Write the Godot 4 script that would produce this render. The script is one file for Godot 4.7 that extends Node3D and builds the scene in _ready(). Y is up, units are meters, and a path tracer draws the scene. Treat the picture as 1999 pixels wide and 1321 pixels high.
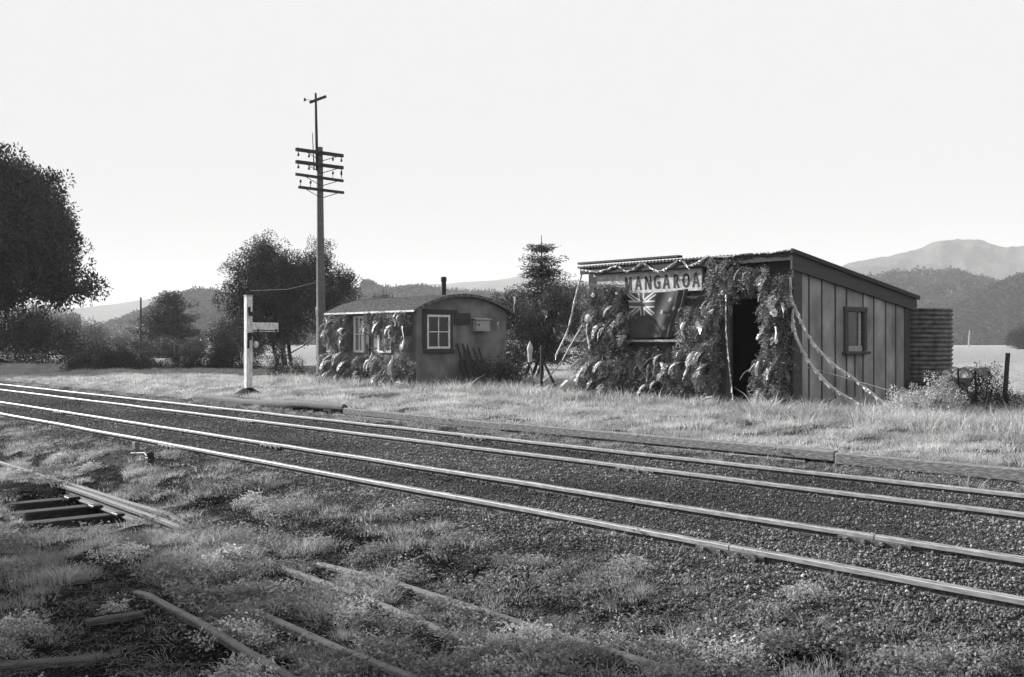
extends Node3D
# World: X runs along the railway (towards the right-hand, near end), y up, -Z away from the camera across the tracks. Metres.

var rng := RandomNumberGenerator.new()
var M := {}
var lump := FastNoiseLite.new()
var fine := FastNoiseLite.new()
const FWD := Vector3(-0.7507, 0, -0.6606)
const RGT := Vector3(0.6606, 0, -0.7507)
const EYE := Vector3(0, 1.58, 0)

# ---------------------------------------------------------------- mesh builder
class MB:
	var v := PackedVector3Array()
	var n := PackedVector3Array()
	var uv := PackedVector2Array()
	var c := PackedColorArray()
	var col := Color(1, 1, 1)
	var colored := false
	func vert(p: Vector3, nn: Vector3, t := Vector2.ZERO) -> void:
		v.append(p); n.append(nn); uv.append(t); c.append(col)
	func tri_s(a: Vector3, b: Vector3, d: Vector3, na: Vector3, nb: Vector3, nd: Vector3, ta := Vector2.ZERO, tb := Vector2.ZERO, td := Vector2.ZERO) -> void:
		if (b - a).cross(d - a).dot(na + nb + nd) > 0.0:
			vert(a, na, ta); vert(d, nd, td); vert(b, nb, tb)
		else:
			vert(a, na, ta); vert(b, nb, tb); vert(d, nd, td)
	func tri(a: Vector3, b: Vector3, d: Vector3, hint: Vector3) -> void:
		var nn := (b - a).cross(d - a).normalized()
		if nn.dot(hint) < 0.0:
			nn = -nn
		tri_s(a, b, d, nn, nn, nn)
	func quad(a: Vector3, b: Vector3, d: Vector3, e: Vector3, hint: Vector3) -> void:
		tri(a, b, d, hint); tri(a, d, e, hint)
	func quad_uv(a: Vector3, b: Vector3, d: Vector3, e: Vector3, nn: Vector3, ua: Vector2, ub: Vector2, ud: Vector2, ue: Vector2) -> void:
		tri_s(a, b, d, nn, nn, nn, ua, ub, ud); tri_s(a, d, e, nn, nn, nn, ua, ud, ue)
	func box(o: Vector3, s: Vector3, b := Basis(), bev := 0.0) -> void:
		var h := s * 0.5
		if bev <= 0.0:
			for ax in 3:
				for sg in [-1.0, 1.0]:
					var nn := Vector3.ZERO; nn[ax] = sg
					var u := Vector3.ZERO; u[(ax + 1) % 3] = h[(ax + 1) % 3]
					var w := Vector3.ZERO; w[(ax + 2) % 3] = h[(ax + 2) % 3]
					var f: Vector3 = nn * h[ax]
					quad(o + b * (f - u - w), o + b * (f + u - w), o + b * (f + u + w), o + b * (f - u + w), b * nn)
			return
		var k := h - Vector3.ONE * bev
		for ax in 3:
			for sg in [-1.0, 1.0]:
				var nn := Vector3.ZERO; nn[ax] = sg
				var a1 := (ax + 1) % 3
				var a2 := (ax + 2) % 3
				var u := Vector3.ZERO; u[a1] = k[a1]
				var w := Vector3.ZERO; w[a2] = k[a2]
				var f: Vector3 = nn * h[ax]
				quad(o + b * (f - u - w), o + b * (f + u - w), o + b * (f + u + w), o + b * (f - u + w), b * nn)
				for s2 in [-1.0, 1.0]:   # chamfer between +-ax and +-a1, running along a2
					var m := Vector3.ZERO; m[a1] = s2
					var p0: Vector3 = nn * h[ax] + m * k[a1]
					var p1: Vector3 = nn * k[ax] + m * h[a1]
					quad(o + b * (p0 - w), o + b * (p0 + w), o + b * (p1 + w), o + b * (p1 - w), b * (nn + m))
		for sx in [-1.0, 1.0]:
			for sy in [-1.0, 1.0]:
				for sz in [-1.0, 1.0]:
					var q := Vector3(sx, sy, sz)
					tri(o + b * (q * Vector3(h.x, k.y, k.z)), o + b * (q * Vector3(k.x, h.y, k.z)), o + b * (q * Vector3(k.x, k.y, h.z)), b * q)
	func tube(pts: Array, radii: Array, sides := 6, cap := true) -> void:
		var rings := []
		var side := Vector3.ZERO
		for i in pts.size():
			var d: Vector3 = (pts[mini(i + 1, pts.size() - 1)] - pts[maxi(i - 1, 0)]).normalized()
			if side == Vector3.ZERO:
				side = d.cross(Vector3.UP if absf(d.y) < 0.9 else Vector3.RIGHT).normalized()
			side = (side - d * side.dot(d)).normalized()
			var up := d.cross(side)
			var ring := []
			for k in sides:
				var a := TAU * k / sides
				ring.append(side * cos(a) + up * sin(a))
			rings.append(ring)
		for i in pts.size() - 1:
			for k in sides:
				var k2 := (k + 1) % sides
				var n0: Vector3 = rings[i][k]
				var n1: Vector3 = rings[i][k2]
				var n2: Vector3 = rings[i + 1][k2]
				var n3: Vector3 = rings[i + 1][k]
				var a: Vector3 = pts[i] + n0 * radii[i]
				var b: Vector3 = pts[i] + n1 * radii[i]
				var d: Vector3 = pts[i + 1] + n2 * radii[i + 1]
				var e: Vector3 = pts[i + 1] + n3 * radii[i + 1]
				tri_s(a, b, d, n0, n1, n2); tri_s(a, d, e, n0, n2, n3)
		if cap:
			for i in [0, pts.size() - 1]:
				var d: Vector3 = (pts[0] - pts[1]) if i == 0 else (pts[i] - pts[i - 1])
				for k in sides:
					tri(pts[i], pts[i] + rings[i][k] * radii[i], pts[i] + rings[i][(k + 1) % sides] * radii[i], d)
	func prism(prof: Array, x0: float, x1: float) -> void:   # profile in (z, y), run along x
		var mid := Vector2.ZERO
		for p in prof:
			mid += p / prof.size()
		for i in prof.size():
			var p: Vector2 = prof[i]
			var q: Vector2 = prof[(i + 1) % prof.size()]
			var e := q - p
			var nn := Vector3(0, -e.x, e.y)
			if nn.dot(Vector3(0, (p.y + q.y) * 0.5 - mid.y, (p.x + q.x) * 0.5 - mid.x)) < 0.0:
				nn = -nn
			quad(Vector3(x0, p.y, p.x), Vector3(x1, p.y, p.x), Vector3(x1, q.y, q.x), Vector3(x0, q.y, q.x), nn)
		for x in [x0, x1]:
			for i in range(1, prof.size() - 1):
				tri(Vector3(x, prof[0].y, prof[0].x), Vector3(x, prof[i].y, prof[i].x), Vector3(x, prof[i + 1].y, prof[i + 1].x), Vector3(x - (x0 + x1) * 0.5, 0, 0))
	func lathe(o: Vector3, prof: Array, sides := 32) -> void:   # profile of (radius, y)
		for i in prof.size() - 1:
			var p: Vector2 = prof[i]
			var q: Vector2 = prof[i + 1]
			for k in sides:
				var a := TAU * k / sides
				var b := TAU * (k + 1) / sides
				var ra := Vector3(cos(a), 0, sin(a))
				var rb := Vector3(cos(b), 0, sin(b))
				var e := (q - p).normalized()
				var na := (ra * e.y + Vector3(0, -e.x, 0)).normalized()
				var nb := (rb * e.y + Vector3(0, -e.x, 0)).normalized()
				if q.y == p.y:
					na = Vector3.UP if q.x < p.x else Vector3.DOWN
					nb = na
				var A := o + ra * p.x + Vector3(0, p.y, 0)
				var B := o + rb * p.x + Vector3(0, p.y, 0)
				var D := o + rb * q.x + Vector3(0, q.y, 0)
				var E := o + ra * q.x + Vector3(0, q.y, 0)
				tri_s(A, B, D, na, nb, nb); tri_s(A, D, E, na, nb, na)
	func mesh(m: Material = null) -> ArrayMesh:
		var a := []
		a.resize(Mesh.ARRAY_MAX)
		a[Mesh.ARRAY_VERTEX] = v
		a[Mesh.ARRAY_NORMAL] = n
		a[Mesh.ARRAY_TEX_UV] = uv
		if colored:
			a[Mesh.ARRAY_COLOR] = c
		var am := ArrayMesh.new()
		am.add_surface_from_arrays(Mesh.PRIMITIVE_TRIANGLES, a)
		if m:
			am.surface_set_material(0, m)
		return am

# ---------------------------------------------------------------- naming helpers
var used := {}
func numbered(called: String) -> String:
	if not used.has(called):
		used[called] = 0
		return called
	used[called] += 1
	return "%s_%03d" % [called, used[called]]

func tag(o: Node, label: String, category: String, group := "") -> Node:
	if label: o.set_meta("label", label)
	if category: o.set_meta("category", category)
	if group: o.set_meta("group", group)
	return o

func thing(called: String, label: String, category: String, at := Vector3.ZERO, group := "") -> Node3D:
	var o := Node3D.new()
	o.name = numbered(called)
	o.position = at
	add_child(o)
	tag(o, label, category, group)
	return o

func part(called: String, mesh: Mesh, m: Material, parent: Node, xf := Transform3D(), label := "") -> MeshInstance3D:
	var o := MeshInstance3D.new()
	o.mesh = mesh
	if m: o.material_override = m
	o.transform = xf
	if parent == self:
		o.name = numbered(called)
	else:
		var i := 0
		var nm := called
		while parent.has_node(NodePath(nm)):
			i += 1
			nm = "%s_%03d" % [called, i]
		o.name = nm
	if label: o.set_meta("label", label)
	parent.add_child(o, true)
	return o

func solid(called: String, mb: MB, m: Material, parent: Node, label := "") -> MeshInstance3D:
	return part(called, mb.mesh(), m, parent, Transform3D(), label)

func bx(called: String, o: Vector3, s: Vector3, m: Material, parent: Node, b := Basis(), bev := 0.0) -> MeshInstance3D:
	var k := MB.new()
	k.box(o, s, b, bev)
	return solid(called, k, m, parent)

func rod(called: String, pts: Array, radii: Array, m: Material, parent: Node, sides := 6) -> MeshInstance3D:
	var k := MB.new()
	k.tube(pts, radii, sides)
	return solid(called, k, m, parent)

func setting(called: String, mesh: Mesh, m: Material) -> MeshInstance3D:
	var o := part(called, mesh, m, self)
	o.set_meta("kind", "structure")
	return o

func scatter(called: String, mesh: Mesh, m: Material, xfs: Array, cols: PackedColorArray, parent: Node) -> MultiMeshInstance3D:
	var mm := MultiMesh.new()
	mm.transform_format = MultiMesh.TRANSFORM_3D
	mm.use_colors = true
	mm.mesh = mesh
	mm.instance_count = xfs.size()
	for i in xfs.size():
		mm.set_instance_transform(i, xfs[i])
		mm.set_instance_color(i, cols[i])
	var o := MultiMeshInstance3D.new()
	o.multimesh = mm
	o.material_override = m
	var nm := called
	var i := 0
	if parent == self:
		nm = numbered(called)
	else:
		while parent.has_node(NodePath(nm)):
			i += 1
			nm = "%s_%03d" % [called, i]
	o.name = nm
	o.set_meta("kind", "stuff")
	parent.add_child(o, true)
	return o

func grey(l: float) -> Color:
	return Color(l, l, l)

func rnd(a: float, b: float) -> float:
	return rng.randf_range(a, b)

func rdir() -> Vector3:
	var y := rnd(-1, 1)
	var a := rnd(0, TAU)
	var r := sqrt(1.0 - y * y)
	return Vector3(r * cos(a), y, r * sin(a))

# ---------------------------------------------------------------- materials
func noise_tex(freq: float, lo: float, hi: float, octaves := 5, seed_ := 1, size := 512) -> NoiseTexture2D:
	var f := FastNoiseLite.new()
	f.seed = seed_
	f.noise_type = FastNoiseLite.TYPE_SIMPLEX_SMOOTH
	f.frequency = freq
	f.fractal_octaves = octaves
	var g := Gradient.new()
	g.set_color(0, grey(lo)); g.set_color(1, grey(hi))
	g.set_offset(0, 0.2); g.set_offset(1, 0.8)
	var t := NoiseTexture2D.new()
	t.width = size; t.height = size
	t.seamless = true
	t.noise = f
	t.color_ramp = g
	return t

func mat(l: float, rough := 0.9, tex: Texture2D = null, scale := Vector3.ONE, bump: Texture2D = null, bump_cm := 0.0) -> StandardMaterial3D:
	var m := StandardMaterial3D.new()
	m.albedo_color = grey(l).linear_to_srgb()
	m.roughness = rough
	m.metallic_specular = 0.3
	if tex:
		m.albedo_texture = tex
		m.uv1_triplanar = true
		m.uv1_world_triplanar = true
		m.uv1_scale = scale
	if bump:
		m.heightmap_enabled = true
		m.heightmap_texture = bump
		m.heightmap_scale = bump_cm
	return m

func leafy(l: float, back: float, rough := 0.6) -> StandardMaterial3D:
	var m := mat(l, rough)
	m.vertex_color_use_as_albedo = true
	m.cull_mode = BaseMaterial3D.CULL_DISABLED
	m.metallic_specular = 0.35
	if back > 0.0:
		m.backlight_enabled = true
		m.backlight = grey(back).linear_to_srgb()
	return m

func materials() -> void:
	var mottle := noise_tex(0.02, 0.55, 1.0, 5, 3)
	var speck := noise_tex(0.12, 0.35, 1.0, 3, 5)
	var soft := noise_tex(0.015, 0.78, 1.0, 4, 13)
	var grain := noise_tex(0.03, 0.6, 1.0, 5, 7)
	var rough_bump := noise_tex(0.06, 0.0, 1.0, 5, 9)
	var V := Vector3(7, 0.5, 7)
	M.pane = mat(0.008, 0.08)
	M.pane.metallic_specular = 0.5
	M.ground = mat(1.0, 1.0, speck, Vector3.ONE * 0.7, rough_bump, 4.0)
	M.ground.vertex_color_use_as_albedo = true
	M.ground.metallic_specular = 0.1
	M.hill = mat(1.0, 1.0, mottle, Vector3.ONE * 0.02)
	M.hill.vertex_color_use_as_albedo = true
	M.hill.metallic_specular = 0.0
	var stain := noise_tex(0.02, 0.86, 1.0, 5, 17)
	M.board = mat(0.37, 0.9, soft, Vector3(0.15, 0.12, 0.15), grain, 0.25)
	M.board.detail_enabled = true
	M.board.detail_albedo = stain
	M.board.detail_blend_mode = BaseMaterial3D.BLEND_MODE_MUL
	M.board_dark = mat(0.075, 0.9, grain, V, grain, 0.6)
	M.hut_wall = mat(0.19, 0.95, soft, Vector3(0.22, 0.16, 0.22), speck, 0.2)
	M.trim = mat(0.105, 0.8, grain, V, grain, 0.5)
	M.batten = mat(0.11, 0.85, grain, V)
	M.white = mat(0.74, 0.6, soft, Vector3(2, 0.5, 2))
	M.white_old = mat(0.5, 0.8, grain, Vector3(5, 1, 5), grain, 0.4)
	M.paper = mat(0.75, 0.9)
	M.paper.backlight_enabled = true
	M.paper.backlight = grey(0.15)
	M.paper_dull = mat(0.4, 0.9)
	M.cloth = mat(0.3, 0.95)
	M.iron = mat(0.14, 0.6, mottle, Vector3.ONE * 0.7)
	M.roof = mat(0.16, 0.75, mottle, Vector3.ONE * 0.8)
	M.iron_dark = mat(0.02, 0.6)
	M.tank = mat(0.17, 0.6, mottle, Vector3(0.6, 0.6, 0.6))
	M.tank.metallic = 0.2
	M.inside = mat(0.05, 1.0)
	M.glass = StandardMaterial3D.new()
	M.glass.transparency = BaseMaterial3D.TRANSPARENCY_ALPHA
	M.glass.albedo_color = Color(0.9, 0.9, 0.9, 0.12)
	M.glass.roughness = 0.05
	M.curtain = mat(0.7, 0.9)
	M.pole = mat(0.2, 0.9, grain, Vector3(8, 0.4, 8), grain, 0.8)
	M.arm = mat(0.07, 0.9, grain, V)
	M.timber = mat(0.27, 0.95, grain, Vector3(0.5, 6, 6), grain, 1.2)
	M.timber_dark = mat(0.05, 0.95, grain, Vector3(0.5, 6, 6), grain, 1.2)
	M.sleeper = mat(0.045, 0.95, grain, Vector3(6, 6, 0.5), grain, 1.2)
	M.bark = mat(0.05, 1.0, grain, Vector3(4, 0.8, 4), grain, 2.0)
	M.rail_top = mat(0.8, 0.32, mottle, Vector3(0.35, 3, 3))
	M.rail_top.metallic = 1.0
	M.rail_side = mat(0.6, 0.4, soft, Vector3(0.8, 5, 5))
	M.rail_side.metallic = 0.75
	M.rail_rust = mat(0.2, 0.75, mottle, Vector3(2.0, 8, 8), rough_bump, 0.4)
	M.rail_rust.metallic = 0.2
	M.fishplate = mat(0.1, 0.7, mottle, Vector3.ONE * 5)
	M.grass = leafy(1.0, 0.9, 0.8)
	M.weed = leafy(1.0, 0.6, 0.85)
	M.leaf = leafy(1.0, 0.3, 0.55)
	M.frond = leafy(1.0, 0.3, 0.5)
	M.far_leaf = leafy(1.0, 0.1, 0.9)
	M.stone = mat(1.0, 0.85)
	M.stone.vertex_color_use_as_albedo = true
	M.lettering = mat(0.04, 0.85)
	M.sign = mat(0.5, 0.85, soft, Vector3(1.2, 0.8, 1.2))
	M.log = mat(0.24, 0.95, grain, Vector3(0.6, 8, 8), grain, 2.0)
	M.old_plank = mat(0.12, 0.95, grain, Vector3(6, 6, 0.5), grain, 1.2)
	M.wire = mat(0.06, 0.6)
	M.rope = mat(0.42, 0.95)
	M.flag = mat(1.0, 0.95)
	M.flag.albedo_texture = flag_texture()
	M.flag.cull_mode = BaseMaterial3D.CULL_DISABLED

func flag_texture() -> ImageTexture:
	var w := 320
	var h := 200
	var im := Image.create(w, h, false, Image.FORMAT_RGB8)
	var blue := grey(0.06).linear_to_srgb()
	var red := grey(0.10).linear_to_srgb()
	var white := grey(0.5).linear_to_srgb()
	im.fill(blue)
	var cw := 160.0
	var ch := 100.0
	for y in int(ch):
		for x in int(cw):
			var px := x - cw * 0.5
			var py := y - ch * 0.5
			var col := blue
			var d1 := absf(px * ch - py * cw) / sqrt(cw * cw + ch * ch)
			var d2 := absf(px * ch + py * cw) / sqrt(cw * cw + ch * ch)
			if d1 < 10.5 or d2 < 10.5:
				col = white
			if d1 < 3.6 or d2 < 3.6:
				col = red
			if absf(px) < 17.0 or absf(py) < 17.0:
				col = white
			if absf(px) < 9.0 or absf(py) < 9.0:
				col = red
			im.set_pixel(x, y, col)
	for s in [Vector3(238, 36, 12), Vector3(205, 88, 12), Vector3(270, 76, 11), Vector3(240, 160, 13), Vector3(254, 104, 7)]:
		for y in h:
			for x in range(160, w):
				var q := Vector2(x - s.x, y - s.y)
				var a := fposmod(q.angle() + PI * 0.5, TAU / 5.0) - TAU / 10.0
				if q.length() * (1.0 + 2.2 * absf(a)) < s.z * 1.2:
					im.set_pixel(x, y, grey(0.24).linear_to_srgb())
	return ImageTexture.create_from_image(im)
# ---------------------------------------------------------------- plant meshes
func grass_mesh(blades: int, tall: float, spread: float, lean: float, width := 0.006) -> ArrayMesh:
	var k := MB.new()
	k.colored = true
	for i in blades:
		var a := rnd(0, TAU)
		var base := Vector3(cos(a), 0, sin(a)) * spread * sqrt(rng.randf())
		var dir := Vector3(cos(a + rnd(-1, 1)), 0, sin(a + rnd(-1, 1)))
		var h := tall * rnd(0.45, 1.0)
		var ln := h * lean * rnd(0.3, 1.3)
		var w := width * rnd(0.7, 1.4)
		var sd := Vector3(-dir.z, 0, dir.x)
		var ts := rnd(-0.8, 0.8)
		sd = (sd + dir * ts).normalized()
		var b := rnd(0.7, 1.2)
		k.col = grey(b)
		var prev := base
		var segs := 3
		for s in segs:
			var f0 := float(s) / segs
			var f1 := float(s + 1) / segs
			var p1 := base + Vector3(0, h * (f1 - 0.25 * lean * f1 * f1), 0) + dir * ln * f1 * f1
			var w0 := w * (1.0 - f0 * 0.8)
			var w1 := w * (1.0 - f1 * 0.8) if s < segs - 1 else 0.0
			var nn := (p1 - prev).cross(sd).normalized()
			if w1 > 0.0:
				k.tri_s(prev - sd * w0, prev + sd * w0, p1 + sd * w1, nn, nn, nn)
				k.tri_s(prev - sd * w0, p1 + sd * w1, p1 - sd * w1, nn, nn, nn)
			else:
				k.tri_s(prev - sd * w0, prev + sd * w0, p1, nn, nn, nn)
			prev = p1
	return k.mesh()

func leaf(k: MB, p: Vector3, dir: Vector3, face: Vector3, length: float, width: float) -> void:
	var sd := dir.cross(face).normalized()
	var up := sd.cross(dir).normalized()
	var tip := p + dir * length - up * length * 0.12
	var mid := p + dir * length * 0.45 + up * length * 0.05
	var l := mid + sd * width * 0.5 + up * width * 0.12
	var r := mid - sd * width * 0.5 + up * width * 0.12
	var nl := (up - sd * 0.35).normalized()
	var nr := (up + sd * 0.35).normalized()
	k.tri_s(p, l, tip, nl, nl, nl)
	k.tri_s(p, tip, r, nr, nr, nr)

func weed_mesh(leaves: int, tall: float, spread: float, size: float) -> ArrayMesh:
	var k := MB.new()
	k.colored = true
	for i in leaves:
		var a := rnd(0, TAU)
		var base := Vector3(cos(a), 0, sin(a)) * spread * sqrt(rng.randf()) * 0.5
		var out := Vector3(cos(a + rnd(-0.7, 0.7)), 0, sin(a + rnd(-0.7, 0.7)))
		var h := tall * rnd(0.25, 1.0)
		var p := base + out * spread * rnd(0.15, 0.6) + Vector3(0, h, 0)
		k.col = grey(rnd(0.65, 1.25))
		leaf(k, p, (out + Vector3(0, rnd(-0.6, 0.9), 0)).normalized(), (Vector3.UP + rdir() * 0.8).normalized(), size * rnd(0.7, 1.5), size * rnd(0.35, 0.7))
		if i % 2 == 0:
			k.col = grey(0.7)
			var sd := Vector3(-out.z, 0, out.x) * 0.0015
			var nn := out
			k.tri_s(base - sd, base + sd, p, nn, nn, nn)
	return k.mesh()

func clump_mesh(leaves: int, size: float, flat := 1.0) -> ArrayMesh:   # leaves spread through a unit ball
	var k := MB.new()
	k.colored = true
	for i in leaves:
		var d := rdir()
		var p := d * pow(rng.randf(), 0.45) * Vector3(1, flat, 1)
		var dir := (d + rdir() * 0.9 + Vector3(0, -0.2, 0)).normalized()
		var face := (Vector3.UP * 0.7 + rdir()).normalized()
		k.col = grey(rnd(0.6, 1.35))
		leaf(k, p, dir, face, size * rnd(0.7, 1.4), size * rnd(0.35, 0.6))
	return k.mesh()

func spray_mesh(leaves: int, length: float, size: float) -> ArrayMesh:   # a leafy twig hanging along -y
	var k := MB.new()
	k.colored = true
	for i in leaves:
		var f := rnd(0.1, 1.0)
		var d := rdir()
		d.y = d.y * 0.4 - 0.5
		var p := Vector3(rnd(-0.05, 0.05), -f * length, rnd(-0.05, 0.05))
		k.col = grey(rnd(0.6, 1.4))
		leaf(k, p, d.normalized(), (rdir() + Vector3(0, 0.3, 0.5)).normalized(), size * rnd(0.7, 1.4), size * rnd(0.3, 0.55))
	return k.mesh()

func frond_mesh(pairs: int, droop: float, wide: float) -> ArrayMesh:   # a fern frond one metre long: out along +z, then hanging
	var k := MB.new()
	k.colored = true
	var pts := []
	var rad := []
	for i in 9:
		var f := i / 8.0
		var a := lerpf(0.5, -1.45, pow(f, droop))
		var p: Vector3 = Vector3.ZERO if i == 0 else pts[i - 1] + Vector3(sin(f * 3.0) * 0.012, sin(a), cos(a)) * 0.125
		pts.append(p)
		rad.append(0.007 * (1.0 - 0.8 * f))
	k.col = grey(0.6)
	k.tube(pts, rad, 3, false)
	for i in pairs:
		var f := (i + 1.0) / (pairs + 0.5)
		var q := f * 8.0
		var j := mini(int(q), 7)
		var p: Vector3 = pts[j].lerp(pts[j + 1], q - j)
		var d: Vector3 = (pts[j + 1] - pts[j]).normalized()
		var up := Vector3.RIGHT.cross(d).normalized()
		var ln := wide * pow(sin(PI * (0.12 + 0.86 * f)), 0.8)
		for s in [-1.0, 1.0]:
			var dir := (Vector3(s, 0, 0) + d * rnd(0.25, 0.6) + Vector3(0, rnd(-0.55, -0.1), 0)).normalized()
			k.col = grey(rnd(0.65, 1.3))
			leaf(k, p, dir, (up + rdir() * 0.35).normalized(), ln * rnd(0.8, 1.1), 0.016 + 0.04 * wide)
	return k.mesh()

func stone_mesh() -> ArrayMesh:
	var k := MB.new()
	k.colored = true
	k.col = grey(1)
	var t := 1.618
	var P := [Vector3(-1, t, 0), Vector3(1, t, 0), Vector3(-1, -t, 0), Vector3(1, -t, 0), Vector3(0, -1, t), Vector3(0, 1, t), Vector3(0, -1, -t), Vector3(0, 1, -t), Vector3(t, 0, -1), Vector3(t, 0, 1), Vector3(-t, 0, -1), Vector3(-t, 0, 1)]
	for i in 12:
		P[i] = P[i].normalized() * rnd(0.65, 1.1) * Vector3(1, 0.75, 0.85)
	for f in [[0, 11, 5], [0, 5, 1], [0, 1, 7], [0, 7, 10], [0, 10, 11], [1, 5, 9], [5, 11, 4], [11, 10, 2], [10, 7, 6], [7, 1, 8], [3, 9, 4], [3, 4, 2], [3, 2, 6], [3, 6, 8], [3, 8, 9], [4, 9, 5], [2, 4, 11], [6, 2, 10], [8, 6, 7], [9, 8, 1]]:
		k.tri(P[f[0]], P[f[1]], P[f[2]], P[f[0]] + P[f[1]] + P[f[2]])
	return k.mesh()

# ---------------------------------------------------------------- ground
func sstep(a: float, b: float, x: float) -> float:
	var t := clampf((x - a) / (b - a), 0.0, 1.0)
	return t * t * (3.0 - 2.0 * t)

const EDGE := 11.5
func ground_y(x: float, z: float) -> float:
	var d := -z
	var near := clampf(1.0 - (absf(x) + absf(z)) / 90.0, 0.0, 1.0)
	var y := 0.0
	if d < 6.5:
		y = lerpf(-0.2, 0.05, sstep(4.0, 5.8, d))
		# the old siding lies in trodden, silted-up ground almost level with its rails
		var silt := sstep(2.2, 2.6, d) * (1.0 - sstep(4.3, 4.8, d)) * sstep(-9.6, -8.6, x)
		y = lerpf(y, -0.168, silt)
		near *= 1.0 - 0.75 * silt
		y += lump.get_noise_2d(x * 1.3, z * 1.3) * 0.13 * (1.0 - sstep(4.6, 5.9, d)) * near
		y += fine.get_noise_2d(x * 2.2, z * 2.2) * 0.065 * (1.0 - 0.6 * sstep(4.6, 5.9, d)) * near
		# hollow dug out under the old points
		var q := Vector2((x + 11.5) / 1.6, (z + 3.75) / 0.6).length()
		y -= 0.26 * (1.0 - sstep(0.5, 1.1, q))
	elif d < EDGE:
		y = 0.05 + fine.get_noise_2d(x * 4.0, z * 4.0) * 0.018
		if x < -24.0:
			y = lerpf(y, 0.07, sstep(10.6, EDGE, d) * sstep(-24.0, -27.0, x))
	if d >= EDGE:
		var plat := lerpf(0.19, 0.29, sstep(EDGE, 14.0, d))
		var slope := lerpf(0.05, 0.29, sstep(EDGE, 15.0, d))
		y = lerpf(plat, slope, sstep(-23.5, -27.0, x))
		y += (lump.get_noise_2d(x, z) * 0.05 + fine.get_noise_2d(x * 1.1, z * 1.1) * 0.10 * sstep(EDGE, EDGE + 0.6, d)) * near
		y += lump.get_noise_2d(x * 0.1, z * 0.1) * 0.3 * sstep(40.0, 90.0, d)
	return y

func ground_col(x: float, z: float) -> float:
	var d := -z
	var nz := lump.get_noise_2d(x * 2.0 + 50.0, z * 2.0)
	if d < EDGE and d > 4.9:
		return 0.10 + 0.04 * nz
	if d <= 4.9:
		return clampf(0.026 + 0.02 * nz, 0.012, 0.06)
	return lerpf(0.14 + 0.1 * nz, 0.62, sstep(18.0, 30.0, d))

func build_ground() -> void:
	var xs := []
	var zs := []
	var x := -46.0
	while x < 8.0:
		xs.append(x)
		x += 0.35 if x < -20.0 else 0.16
	var st := 0.5
	var a := -46.0
	while a > -1800.0:
		a -= st; st *= 1.16; xs.push_front(a)
	st = 0.5; a = x
	while a < 500.0:
		xs.append(a); a += st; st *= 1.25
	var z := -24.0
	while z < 3.0:
		zs.append(z)
		if z < -EDGE and z + 0.2 > -EDGE:
			zs.append(-EDGE - 0.004)
			zs.append(-EDGE + 0.004)
			z = -EDGE
		z += 0.2 if z < -6.5 else 0.13
	st = 0.5; a = -24.0
	while a > -3000.0:
		a -= st; st *= 1.16; zs.push_front(a)
	st = 0.5; a = z
	while a < 400.0:
		zs.append(a); a += st; st *= 1.25
	var W := xs.size()
	var v := PackedVector3Array()
	var n := PackedVector3Array()
	var c := PackedColorArray()
	var idx := PackedInt32Array()
	for j in zs.size():
		for i in W:
			v.append(Vector3(xs[i], ground_y(xs[i], zs[j]), zs[j]))
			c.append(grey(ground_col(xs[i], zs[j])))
			var e := 0.05
			n.append(Vector3(ground_y(xs[i] - e, zs[j]) - ground_y(xs[i] + e, zs[j]), 2 * e, 0).normalized())
	for j in zs.size() - 1:
		for i in W - 1:
			var p := j * W + i
			idx.append_array([p, p + 1, p + W, p + 1, p + W + 1, p + W])
	var arr := []
	arr.resize(Mesh.ARRAY_MAX)
	arr[Mesh.ARRAY_VERTEX] = v
	arr[Mesh.ARRAY_NORMAL] = n
	arr[Mesh.ARRAY_COLOR] = c
	arr[Mesh.ARRAY_INDEX] = idx
	var am := ArrayMesh.new()
	am.add_surface_from_arrays(Mesh.PRIMITIVE_TRIANGLES, arr)
	setting("ground", am, M.ground)

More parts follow.
